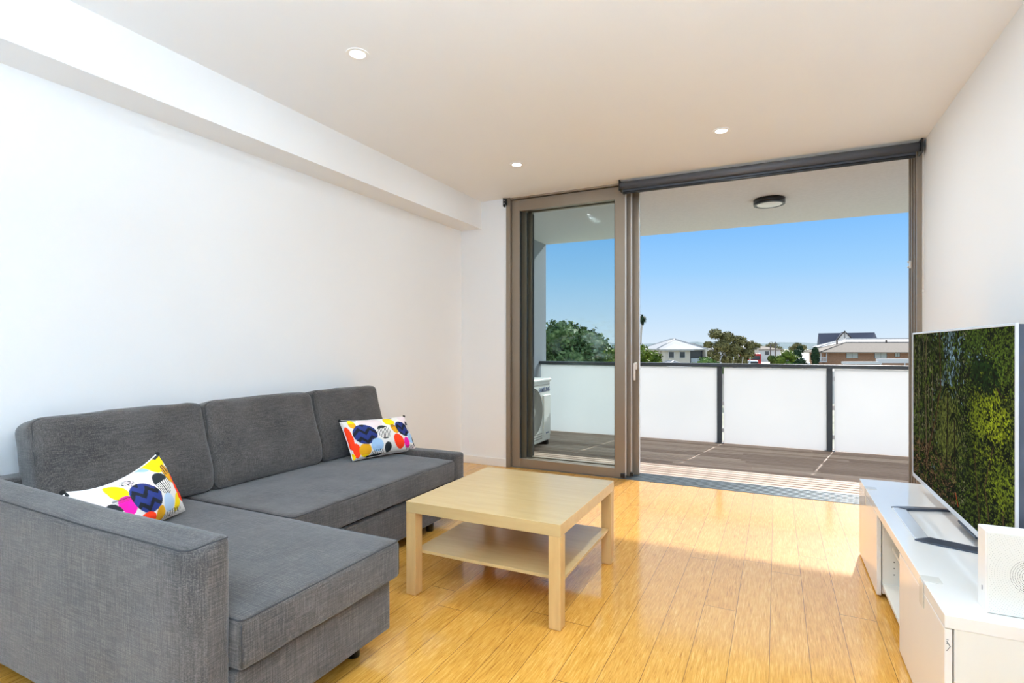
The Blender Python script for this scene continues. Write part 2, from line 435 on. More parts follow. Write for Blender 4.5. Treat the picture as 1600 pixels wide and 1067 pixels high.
# roller blind
bl = thing('roller_blind', (-.15, 4.735, 2.61), 'charcoal roller blind rolled up under the ceiling over the door opening', 'blind')
b = bmesh.new(); cyl(b, (-1.245, 4.735, 2.622), (.915, 4.735, 2.622), .033, n=32); link('fabric_roll', b, M['blind'], bl)
b = bmesh.new(); B(b, -1.23, .90, 4.762, 4.766, 2.565, 2.63); link('hanging_cloth', b, M['blind'], bl)
b = bmesh.new(); B(b, -1.23, .90, 4.752, 4.774, 2.553, 2.576, .008, 3); link('hem_bar', b, M['black'], bl, True)
b = bmesh.new(); B(b, -1.252, -1.243, 4.70, 4.80, 2.575, ZC, .003); link('bracket', b, M['black'], bl)
b = bmesh.new(); B(b, .918, .932, 4.695, 4.80, 2.57, ZC, .004); link('bracket', b, M['black'], bl)
b = bmesh.new()
for dy in (0, .022):
    for i in range(0, 96):
        t = bmesh.new(); bmesh.ops.create_icosphere(t, subdivisions=1, radius=.0026)
        merge(b, t, 0, Matrix.Translation((.936, 4.72+dy, 2.60-i*.0105)))
    tube(b, [(.936, 4.72+dy, 2.61), (.936, 4.72+dy, 1.60)], .0012, 6)
B(b, .932, .940, 4.716, 4.746, 1.585, 1.605, .003)
link('bead_chain', b, M['handle'], bl, label='pale bead chain loop')
t_ = thing('blind_bracket', (-2.43, 4.79, 2.64), 'small black metal blind bracket left alone at the upper left corner of the door', 'bracket')
b = bmesh.new(); B(b, -2.436, -2.424, 4.775, 4.815, 2.585, 2.668, .003); link('side_plate', b, M['black'], t_)
b = bmesh.new(); B(b, -2.410, -2.398, 4.765, 4.80, 2.60, 2.66, .003); cyl(b, (-2.424, 4.785, 2.63), (-2.398, 4.785, 2.63), .01, n=12); link('pin_plate', b, M['black'], t_)
b = bmesh.new()
for dz in (.0, .03): cyl(b, (-2.417, 4.772, 2.612+dz), (-2.417, 4.764, 2.612+dz), .005, n=10)
link('screw', b, M['silver'], t_, label='bright screw heads')

# downlights
SPOTS = [(-1.89, 2.10, 'round recessed downlight near the bulkhead, nearest and largest'), (-1.885, 3.945, 'round recessed downlight beyond it near the bulkhead, towards the glass door leaf'),
         (-.337, 3.938, 'round recessed downlight at the right, nearest the charcoal roller blind'), (-.337, 2.10, 'downlight overhead in front of the camera'),
         (-1.89, .25, None), (-.337, .25, None), (-1.89, -1.6, None), (-.337, -1.6, None)]
for x, y, lab in SPOTS:
    o = thing('downlight', (x, y, ZC), lab or 'downlight in the ceiling behind the camera', 'ceiling light', 'recessed downlights')
    b = bmesh.new(); ring(b, (x, y, ZC-.004), (0, 0, 1), .056, .017, .0045); link('trim_ring', b, M['whitepl'], o)
    b = bmesh.new(); cyl(b, (x, y, ZC-.0035), (x, y, ZC-.0005), .040, n=40); link('lens', b, M['lamp'], o, label='glowing white lens')
    ld = bpy.data.lights.new('downlight_glow', 'AREA'); ld.shape = 'DISK'; ld.size = .08; ld.energy = (3.5 if x < -1 else 20) if y > 1 else 1; ld.color = (.80, .91, 1); ld.spread = PI
    lo = bpy.data.objects.new('downlight_glow', ld); COL.objects.link(lo); lo.location = (x, y, ZC-.0055)

# unseen uplights added behind the camera to fill the room with neutral light
for k, (x, y) in enumerate([(-1.55, -.85), (.35, -.75)]):
    o = thing('floor_lamp', (x, y, 0), ['uplighting floor lamp behind the camera, on the sofa side of the room', 'uplighting floor lamp behind the camera, on the bench side of the room'][k], 'lamp', 'uplighting floor lamps')
    b = bmesh.new(); cyl(b, (x, y, 0), (x, y, .025), .14, n=32, bev=.005); link('base', b, M['silver'], o)
    b = bmesh.new(); cyl(b, (x, y, .02), (x, y, 1.76), .012, n=16); link('pole', b, M['silver'], o)
    b = bmesh.new(); n_ = 40; prof = [(.02, 1.74), (.10, 1.765), (.16, 1.81), (.155, 1.812), (.095, 1.772), (.0, 1.755)]
    rows = [[b.verts.new((x+r*math.cos(2*PI*i/n_), y+r*math.sin(2*PI*i/n_), z)) for i in range(n_)] for r, z in prof[:-1]]
    for A_, B_ in zip(rows[:-1], rows[1:]):
        for i in range(n_): b.faces.new((A_[i], A_[(i+1) % n_], B_[(i+1) % n_], B_[i])).smooth = True
    b.faces.new(rows[-1]); b.faces.new(rows[0][::-1]); link('bowl_shade', b, M['whitepl'], o)
    ld = bpy.data.lights.new('uplight_glow', 'AREA'); ld.shape = 'DISK'; ld.size = .26; ld.energy = UP[k]; ld.color = UPC; ld.spread = PI
    lo = bpy.data.objects.new('uplight_glow', ld); COL.objects.link(lo); lo.location = (x, y, 1.815); lo.rotation_euler = (PI, 0, 0)

# ------------------------------------------------------------------ BALCONY
DZ = -.02
b = bmesh.new(); y = 5.125
while y < 7.44:
    B(b, -3.1, 3.2, y, y+.071, DZ-.026, DZ, .002, 1); y += .088
struct('floor_balcony', b, M['deck'])
struct('floor_balcony_slab', B(bmesh.new(), -3.3, 3.4, 5.12, 7.5, -.35, -.062), M['membrane'])
struct('ceiling_balcony', B(bmesh.new(), -3.4, 3.4, 5.12, 7.5, 2.722, 3.05), M['render'])
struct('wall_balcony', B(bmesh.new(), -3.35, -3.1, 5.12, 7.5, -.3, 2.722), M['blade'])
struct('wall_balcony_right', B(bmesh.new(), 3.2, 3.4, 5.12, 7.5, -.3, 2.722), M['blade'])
struct('wall_facade', B(bmesh.new(), 1.2, 3.4, 5.0, 5.12, -.3, 2.722), M['render'])
rl = thing('balcony_railing', (0, 7.29, DZ), 'charcoal metal balcony railing with frosted white glass infill panels', 'railing')
b = bmesh.new(); B(b, -3.1, 3.2, 7.245, 7.325, .94, .985, .006); link('top_rail', b, M['rail'], rl)
PX = [-3.06, -1.84, -.643, .556, 1.755, 2.95]
for x in PX[1:]:
    b = bmesh.new(); B(b, x-.029, x+.029, 7.26, 7.31, DZ, .94, .002); B(b, x-.05, x+.05, 7.24, 7.33, DZ, DZ+.008, .002); link('post', b, M['rail'], rl)
for a, c in zip(PX[:-1], PX[1:]):
    b = bmesh.new(); B(b, a+.048 if a > -3 else -3.085, c-.032, 7.278, 7.290, DZ+.004, .935); link('infill_panel', b, M['frost'], rl, label='frosted white glass panel')
    if a < -3: continue
    b = bmesh.new()
    for z in (.12, .46, .8):
        B(b, a+.029, a+.052, 7.272, 7.296, z, z+.05, .002)
    link('clamp', b, M['silver'], rl)
# balcony ceiling lamp
o = thing('balcony_light', (-.066, 6.19, 2.722), 'round black bulkhead lamp with opal lens on the balcony soffit', 'light')
b = bmesh.new(); cyl(b, (-.066, 6.19, 2.67), (-.066, 6.19, 2.722), .150, n=64, bev=.006); link('housing', b, M['black'], o)
b = bmesh.new(); ring(b, (-.066, 6.19, 2.660), (0, 0, 1), .148, .022, .012, 64); link('bezel_ring', b, M['rail'], o)
b = bmesh.new(); bmesh.ops.create_uvsphere(b, u_segments=48, v_segments=16, radius=.126); 
for v in b.verts: v.co = Vector((v.co.x-.066, v.co.y+6.19, 2.668+v.co.z*.16))
link('opal_lens', b, M['balclens'], o, True)

# outdoor air conditioner
ac = thing('air_conditioner', (-2.79, 5.91, DZ), 'white outdoor air conditioning unit on the balcony deck by the grey side wall', 'air conditioner')
b = bmesh.new(); B(b, -2.93, -2.57, 5.45, 6.355, .03, .79, .012, 3); B(b, -2.945, -2.555, 5.44, 6.365, .765, .80, .012, 3); link('casing', b, M['acw'], ac)
for yy in (5.56, 6.25):
    b = bmesh.new(); B(b, -2.94, -2.56, yy-.025, yy+.025, DZ, .03, .004); link('foot', b, M['acdark'], ac)
b = bmesh.new(); cyl(b, (-2.572, 5.80, .42), (-2.566, 5.80, .42), .285, n=64); link('fan_recess', b, M['acdark'], ac)
b = bmesh.new()
for i in range(15): ring(b, (-2.566, 5.80, .42), (1, 0, 0), .285-.0165*i, .006, .007, 64)
for i in range(24):
    a = 2*PI*i/24; cyl(b, (-2.566, 5.80+.05*math.cos(a), .42+.05*math.sin(a)), (-2.566, 5.80+.28*math.cos(a+.35), .42+.28*math.sin(a+.35)), .003, n=6)
cyl(b, (-2.566, 5.80, .42), (-2.552, 5.80, .42), .055, n=32, bev=.004)
link('fan_grille', b, M['acgrille'], ac)
b = bmesh.new(); B(b, -2.575, -2.552, 6.115, 6.325, .10, .60, .008, 3); link('access_panel', b, M['acw'], ac)
b = bmesh.new()
for i in range(3): B(b, -2.572, -2.566, 5.5, 6.09, .075+.03*i, .085+.03*i)
B(b, -2.572, -2.566, 5.5, 6.33, .725, .732)
link('pressed_groove', b, M['acgrille'], ac)
def text_obj(txt, size, name, mat, parent, mtx, ext=.001, sx=1.):
    cu = bpy.data.curves.new('lettering', 'FONT'); cu.body = txt; cu.size = size; cu.extrude = ext; cu.align_x = 'CENTER'; cu.align_y = 'CENTER'; cu.offset = size*.012
    to = bpy.data.objects.new('lettering', cu); COL.objects.link(to)
    bpy.context.view_layer.update()
    me = bpy.data.meshes.new_from_object(to.evaluated_get(bpy.context.evaluated_depsgraph_get()))
    bpy.data.objects.remove(to)
    bm = bmesh.new(); bm.from_mesh(me); bpy.data.meshes.remove(me)
    bm.transform(mtx @ Matrix.Scale(sx, 4, (1, 0, 0)))
    return link(name, bm, mat, parent)
# the badge faces +x, reading from -y to +y
MX = Matrix(((0, 0, 1, 0), (1, 0, 0, 0), (0, 1, 0, 0), (0, 0, 0, 1)))
text_obj('SAMSUNG', .078, 'badge_lettering', M['acblue'], ac, Matrix.Translation((-2.568, 6.17, .665)) @ MX, sx=.98)
text_obj('inverter', .03, 'small_lettering', M['acblue'], ac, Matrix.Translation((-2.551, 6.22, .135)) @ MX)

# ------------------------------------------------------------------ SOFA
sf = thing('corner_sofa', (-2.2, 2.1, 0), 'charcoal linen corner sofa with a chaise and loose back cushions along the left wall', 'sofa')
F, SM = M['fabric'], M['seam']
def seam(bmparent, pts, closed=True, r=.0028, name='seam'):
    b = bmesh.new(); tube(b, pts, r, 6, closed); return link(name, b, SM, bmparent)
link('back_frame', soft(-2.925, -2.80, 1.00, 3.13, .09, .66, .02, (2, 24, 6), wr=.002, seed=3), F, sf)
# tall arm by the chaise: outer top edge and outer front edge strongly rounded
bm = soft(-2.925, -1.372, .905, 1.018, .085, .675, .022, (36, 6, 14), (0, .004, 0), .0015, 1)
for v in bm.verts:
    p = v.co
    # lower towards the outside, round the outer front corner
    if p.z > .60: p.z -= .30*max(0, 1.0-p.y-.012)*((p.z-.60)/.075)
    fx = max(0, (p.x+1.46)/.09)
    if fx > 0 and p.y < .96: p.y += fx*fx*.035*min(1, (.96-p.y)/.05)
    # back end of the arm a touch higher
    p.z += .022*max(0, (-1.9-p.x))*(p.z/.66)
arm = link('tall_armrest', bm, F, sf)
b = bmesh.new()
pts = []
for i in range(25):
    x = -2.90+(1.46)*i/24; pts.append((x, .915, .648+.020*max(0, -1.9-x)))
for i in range(1, 9):
    a = i/8; pts.append((-1.44+.066*math.sin(a*PI/2), .915+.10*(1-math.cos(a*PI/2)), .648+.022*a))
# seam is pressed onto the mesh surface below
from mathutils.bvhtree import BVHTree
def stick(obj, pts, lift=.0005):
    me = obj.data; tree = BVHTree.FromPolygons([v.co for v in me.vertices], [p.vertices[:] for p in me.polygons])
    out = []
    for p in pts:
        co, no, ix, d = tree.find_nearest(Vector(p)); out.append(co+no*lift)
    return out
tube(b, stick(arm, pts), .0026, 6); link('seam', b, SM, arm)
# low far arm
link('low_armrest', soft(-2.925, -1.935, 3.108, 3.213, .08, .472, .022, (24, 3, 10), (0, .003, 0), .0015, 5), F, sf)
# plinths
link('chaise_base', soft(-2.90, -1.362, 1.022, 1.700, .092, .283, .010, (30, 14, 5), (0, 0, 0), .0015, 7), F, sf)
link('drawer_front', soft(-2.80, -1.962, 1.71, 3.100, .072, .275, .010, (16, 26, 5), (0, 0, 0), .0015, 8), F, sf)
b = bmesh.new(); B(b, -2.88, -1.99, 1.72, 3.09, .27, .30); B(b, -2.88, -1.40, 1.05, 1.69, .28, .292); link('platform', b, M['gapblk'], sf)
# seat cushions
bm = soft(-2.80, -1.338, 1.020, 1.728, .288, .436, .016, (40, 22, 6), (.006, .004, .010), .0022, 11)
ch = link('chaise_cushion', bm, F, sf)
seam(ch, stick(ch, rrect(-2.798, -1.338, 1.022, 1.726, .434, .02)))
b = bmesh.new(); tube(b, stick(ch, [(-1.338, 1.022, z) for z in (.30, .33, .36, .39, .42)]), .0024, 6); tube(b, stick(ch, [(-1.338, 1.726, z) for z in (.30, .33, .36, .39, .42)]), .0024, 6); link('seam', b, SM, ch)
bm = soft(-2.80, -1.940, 1.738, 3.102, .296, .436, .020, (26, 40, 6), (.006, 0, .008), .003, 12)
st = link('seat_cushion', bm, F, sf)
seam(st, stick(st, rrect(-2.798, -1.940, 1.740, 3.100, .432, .024)))
# back cushions lean on the frame
def back_cushion(y0, y1, seed, tl=0.):
    h, w, t = .47, y1-y0, .17
    bm = soft(-t/2, t/2, -w/2, w/2, 0, h, .040, (5, 28, 20), (.026, .003, .006), .0045, seed)
    for v in bm.verts:
        u = v.co.z/h
        if v.co.x > 0: v.co.x += .03*math.exp(-((u-.25)/.25)**2)       # fuller at the bottom front
        c = abs(v.co.y)/(w/2)
        if u > .8: v.co.z -= .008*max(0, c-.82)/.18*(u-.8)/.2           # slack corners
    # piping round the front face
    R = Matrix.Translation((-2.722, (y0+y1)/2, .432)) @ Matrix.Rotation(-.20, 4, 'Y')
    bm.transform(R)
    o = link('back_cushion', bm, F, sf)
    f = [R @ Vector((t/2-.014, yy, zz)) for yy, zz, _ in rrect(-w/2, w/2, 0.0, h, 0, .035)]
    s = seam(o, stick(o, f), r=.0022)
    return o
back_cushion(1.120, 1.862, 21); back_cushion(1.868, 2.610, 22); back_cushion(2.616, 3.255, 23)
for x, y, z in ((-1.475, 1.615, .094), (-1.475, 1.10, .094), (-2.03, 2.93, .075), (-2.80, 1.1, .094), (-2.80, 3.0, .08), (-2.6, 2.95, .075)):
    b = bmesh.new(); cyl(b, (x, y, 0), (x, y, z), .024, .03, n=24); link('foot', b, M['footblk'], sf)

# ------------------------------------------------------------------ printed scatter pillows
C = dict(w=L(240, 234, 228)[:3], navy=L(38, 50, 110)[:3], blk=L(40, 44, 46)[:3], red=L(250, 58, 14)[:3], dred=L(214, 40, 24)[:3], mus=L(226, 160, 20)[:3], lb=L(166, 200, 232)[:3],
         pink=L(238, 220, 220)[:3], mag=L(248, 24, 156)[:3], yel=L(252, 214, 0)[:3], dn=L(24, 26, 34)[:3], pale=L(190, 212, 234)[:3])
def paint_far(u, v):
    """print of the far pillow; u to the right, v down (0..1)"""
    c = C['w']
    E = lambda a, b_, ra, rb, sh=0: ((u-a-sh*(v-b_))/ra)**2+((v-b_)/rb)**2 < 1
    if E(.36, .12, .17, .16): c = C['pink']
    if E(.94, .12, .10, .25): c = C['pink']
    if E(.95, .95, .07, .10): c = C['pink']
    if v < .04 and (u < .2 or .6 < u < .75): c = C['blk']
    if E(.105, .13, .045, .12): c = C['mus'] if v > .1 else C['yel']
    if E(.02, .48, .035, .30): c = C['red']
    if E(.06, .80, .045, .18): c = C['red']
    if E(.0, .97, .035, .12): c = C['yel']
    if E(.165, .82, .080, .165): c = C['mus'] if v < .93 else C['yel']
    if E(.215, .42, .155, .265): 
        z = (v*7.0+abs(((u*14) % 2)-1)*.9) % 1.6
        c = C['navy'] if z < .95 else C['dn']
    if E(.48, .42, .100, .195):
        c = C['blk'] if (v < .30+.3*(.5-u) or v > .58) else (C['blk'] if ((u*46+v*4) % 1.) < .42 else C['w'])
    if E(.335, .74, .088, .175): c = C['lb']
    if E(.49, .84, .054, .135): c = C['blk']
    if E(.645, .13, .085, .12): c = C['yel']
    if E(.67, .36, .055, .14, .1): c = C['mus'] if v > .30 else (C['blk'] if ((u*40-v*6) % 1.) < .45 else C['mus'])
    if E(.685, .72, .085, .215, .08): c = C['red']
    if E(.82, .38, .118, .225, .1):
        z = (v*7.2+abs(((u*16) % 2)-1)*.9) % 1.6
        c = C['navy'] if z < .95 else C['dn']
    if E(.825, .78, .053, .155): c = C['mag']
    if E(.955, .33, .042, .17): c = C['blk'] if v < .28 else (C['blk'] if (u*70 % 1.) < .4 else C['w'])
    if E(.925, .66, .062, .15): c = C['lb']
    if E(.985, .78, .035, .14): c = C['blk']
    if (E(.34, .93, .10, .08) or E(.87, .92, .09, .07)) and math.sin(u*260)*math.sin(v*60+u*50) > .15: c = C['blk']
    if v > .96 and .18 < u < .4: c = C['blk']
    return c
def paint_near(u, v):
    if .02 < u < .98: u = u+.12*(1-u**6)*min(1, u*4)
    c = C['w']
    E = lambda a, b_, ra, rb, sh=0: ((u-a-sh*(v-b_))/ra)**2+((v-b_)/rb)**2 < 1
    if E(.20, .18, .14, .22): c = C['pink']
    if E(.70, .20, .15, .20): c = C['pink']
    if E(.85, .02, .05, .06): c = C['lb']
    if E(.93, .05, .075, .17): c = C['yel']
    if E(.955, .30, .035, .17): c = C['mus'] if (v > .3 or (u*50 % 1.) > .45) else C['blk']
    if E(.42, .20, .09, .16): c = C['yel']
    if E(.42, .50, .085, .20, -.1): c = C['mag']
    if E(.27, .60, .11, .23): c = C['blk'] if v < .55 else (C['blk'] if (u*42 % 1.) < .4 else C['w'])
    if E(.62, .47, .145, .30, .05):
        z = (v*6.5+abs(((u*15) % 2)-1)*.9) % 1.6
        c = C['navy'] if z < .95 else C['dn']
    if E(.845, .38, .080, .21): 
        c = C['blk'] if (v < .34 or v > .57) else (C['blk'] if (u*48 % 1.) < .42 else C['w'])
    if E(.82, .73, .062, .17): c = C['pale']
    if E(.565, .90, .10, .17): c = C['red']
    if E(.715, .88, .052, .16): c = C['mus']
    if E(.92, .80, .035, .15, -.15): c = C['yel']
    if E(.985, .60, .035, .25): c = C['red']
    if E(.12, .80, .07, .2): c = C['lb']
    if (E(.86, .93, .10, .06) or E(.58, .10, .06, .06)) and math.sin(u*260)*math.sin(v*60+u*50) > .15: c = C['blk']
    if E(.40, .36, .10, .055) and (v*44 % 1.) < .4: c = C['blk']
    if (u < .015 and v < .08) or (u > .965 and v < .03): c = C['blk']
    return c
def scatter_pillow(name, TL, TR, BL, BR, nrm, thick, paint, sag, label):
    """lumbar pillow spanned between four corner points; puffed both ways, pinched seam"""
    TL, TR, BL, BR, nrm = map(Vector, (TL, TR, BL, BR, nrm)); nrm.normalize()
    o = thing(name, ((BL+BR)/2), label, 'pillow', None)
    NU, NV = 220, 120
    bm = bmesh.new(); cl = bm.loops.layers.float_color.new('print')
    grids = []
    for side in (1, -1):
        g = []
        for i in range(NU+1):
            row = []
            for j in range(NV+1):
                u, v = i/NU, j/NV
                us, vs = 2*u-1, 2*v-1
                # concave sides, pointed corners
                uu = .5+us*.5*(1-.028*(1-vs*vs)); vv = .5+vs*.5*(1-.05*(1-us*us))
                p = TL.lerp(TR, uu).lerp(BL.lerp(BR, uu), vv)
                if sag: p.z -= sag*(4*u*(1-u))*(1-v)
                w = (max(0, 1-us*us)**.55)*(max(0, 1-vs*vs)**.5)
                p += nrm*side*(thick*.5*w + .004*(1-w))
                nz = noise.noise(p*13+Vector((0, 0, side)))*.006*w + noise.noise(p*34)*.003
                e = max(abs(us), abs(vs))
                nz += .004*math.sin(u*60)*max(0, abs(vs)-.8)*5*w
                p += nrm*nz
                row.append(bm.verts.new(p))
            g.append(row)
        grids.append(g)
        for i in range(NU):
            for j in range(NV):
                q = (g[i][j], g[i][j+1], g[i+1][j+1], g[i+1][j])
                uv = ((i, j), (i, j+1), (i+1, j+1), (i+1, j))
                if side < 0: q = q[::-1]; uv = uv[::-1]
                f = bm.faces.new(q); f.smooth = True
                for lp, (a, c_) in zip(f.loops, uv):
                    lp[cl] = (*paint(a/NU, c_/NV), 1)
    bound = [(i, 0) for i in range(NU)]+[(NU, j) for j in range(NV)]+[(i, NV) for i in range(NU, 0, -1)]+[(0, j) for j in range(NV, 0, -1)]
    for k in range(len(bound)):
        a, c_ = bound[k], bound[(k+1) % len(bound)]
        f = bm.faces.new((grids[0][a[0]][a[1]], grids[0][c_[0]][c_[1]], grids[1][c_[0]][c_[1]], grids[1][a[0]][a[1]])); f.smooth = True
        for lp in f.loops: lp[cl] = (*C['w'], 1)
    rim = [(grids[0][a][c_].co+grids[1][a][c_].co)/2 for a, c_ in bound[::4]]
    cov = link('cover', bm, M['print'], o)
    b = bmesh.new(); tube(b, rim, .0042, 6, True); link('piping', b, M['whitepl'], o)
    b = bmesh.new()
    for P in (TL, TR):
        t = bmesh.new(); bmesh.ops.create_icosphere(t, subdivisions=2, radius=.010); merge(b, t, 0, Matrix.Translation(P))
    link('corner_tab', b, M['gapblk'], o, label='black corner tab')
    return o
scatter_pillow('scatter_pillow', (-2.59, 2.705, .708), (-2.42, 3.17, .692), (-2.475, 2.705, .456), (-2.325, 3.185, .458), (1, -.30, .35), .18, paint_far, .004,
               'printed rectangular pillow with bright circles, fully visible at the far end of the sofa')
scatter_pillow('scatter_pillow', (-2.33, 1.048, .668), (-2.49, 1.478, .718), (-2.18, 1.060, .458), (-2.40, 1.545, .460), (1, .32, .38), .19, paint_near, .038,
               'printed pillow with bright circles slumped behind the tall armrest, partly hidden')

# ------------------------------------------------------------------ COFFEE TABLE
ct = thing('coffee_table', (-1.21, 2.55, 0), 'square birch-veneer coffee table with a lower shelf in front of the sofa', 'table')
tx0, tx1, ty0, ty1 = -1.613, -.814, 2.130, 2.958
b = bmesh.new(); B(b, tx0, tx1, ty0, ty1, .397, .450, .0015, 1); link('tabletop', b, M['birch'], ct)
for x in (tx0+.0005, tx1-.0555):
    for y in (ty0+.0005, ty1-.0555):
        b = bmesh.new(); B(b, x, x+.055, y, y+.055, .003, .396, .0015, 1); B(b, x+.004, x+.051, y+.004, y+.051, 0, .004); link('leg', b, M['birchv'], ct)
b = bmesh.new(); B(b, tx0+.012, tx1-.012, ty0+.062, ty1-.062, .186, .201, .001, 1)
link('lower_shelf', b, M['birch'], ct)

# ------------------------------------------------------------------ TV BENCH
tb = thing('tv_bench', (.64, 2.8, 0), 'long low white gloss media bench against the right wall with one open bay', 'cabinet')
bx0, bx1, by0, by1 = .432, .875, 1.930, 3.700
W, WI = M['white'], M['whitein']
b = bmesh.new(); B(b, bx0, bx1, by0, by1, .396, .434, .0015, 1); link('top_panel', b, W, tb)
for y in (by0+.002, 2.545, 3.088, by1-.020):
    b = bmesh.new(); B(b, bx0+.022, bx1-.01, y, y+.018, .022, .396, .001, 1); link('side_panel', b, WI, tb)
b = bmesh.new(); B(b, bx0+.022, bx1-.01, by0+.02, by1-.02, .052, .068, .001, 1); link('bottom_panel', b, WI, tb)
b = bmesh.new(); B(b, bx1-.018, bx1-.010, by0+.02, by1-.02, .068, .396); link('back_panel', b, WI, tb)
b = bmesh.new(); B(b, bx0+.06, bx1-.02, 2.563, 3.088, .232, .248, .001, 1); link('shelf', b, WI, tb)
b = bmesh.new()
for x in (.50, .80):
    for z in (.12, .15, .18, .32):
        cyl(b, (x, 3.0895, z), (x, 3.0872, z), .0026, n=8, smooth=False)
link('shelf_peg_hole', b, M['black'], tb)
for y0, y1 in ((by0+.002, 2.562), (3.092, by1-.001)):
    b = bmesh.new(); B(b, bx0, bx0+.018, y0, y1, .012, .393, .001, 1); link('door', b, W, tb)
for y in (by0+.05, by1-.06, 2.55, 3.10):
    b = bmesh.new()
    for x in (bx0+.08, bx1-.06): cyl(b, (x, y, 0), (x, y, .022 if (y < 2 or y > 3.6) else .022), .018, n=16)
    link('foot', b, M['footblk'], tb)
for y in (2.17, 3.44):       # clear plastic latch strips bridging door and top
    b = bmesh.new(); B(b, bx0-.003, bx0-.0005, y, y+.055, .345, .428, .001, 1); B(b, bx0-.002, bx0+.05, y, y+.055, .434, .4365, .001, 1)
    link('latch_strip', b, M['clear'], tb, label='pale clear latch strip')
b = bmesh.new()             # small printed arrow on the near side panel edge
x, z = .4505, .345
for dx, dz in ((0, 0), ):
    tube(b, [(bx0+.005, by0+.0012, z+.014), (bx0+.013, by0+.0012, z), (bx0+.005, by0+.0012, z-.014)], .0009, 5)
    tube(b, [(bx0+.004, by0+.0012, z+.008), (bx0+.008, by0+.0012, z+.006)], .0008, 5); tube(b, [(bx0+.004, by0+.0012, z+.019), (bx0+.009, by0+.0012, z+.018)], .0008, 5)
link('arrow_mark', b, M['black'], tb, label='small black arrow mark')

# ------------------------------------------------------------------ TELEVISION
tv = thing('television', (.68, 2.817, .434), 'large flat television showing a green forest scene on the white bench', 'television')
sy0, sy1, sz0, sz1, sx = 2.137, 3.497, .535, 1.262, .650
b = bmesh.new(); B(b, sx+.002, sx+.030, sy0-.004, sy1+.004, sz0-.018, sz1+.006, .003); B(b, sx+.03, sx+.05, sy0+.12, sy1-.12, sz0, sz0+.42, .008); link('housing', b, M['tvgrey'], tv)
b = bmesh.new()
B(b, sx-.003, sx+.006, sy0-.006, sy1+.006, sz1, sz1+.009, .002); B(b, sx-.003, sx+.006, sy0-.006, sy1+.006, sz0-.020, sz0, .002)
B(b, sx-.003, sx+.006, sy1, sy1+.007, sz0-.01, sz1+.009, .002); B(b, sx-.003, sx+.006, sy0-.007, sy0, sz0-.01, sz1+.009, .002)
link('bezel', b, M['silver'], tv, label='thin silver bezel')
NXs, NYs = 440, 400
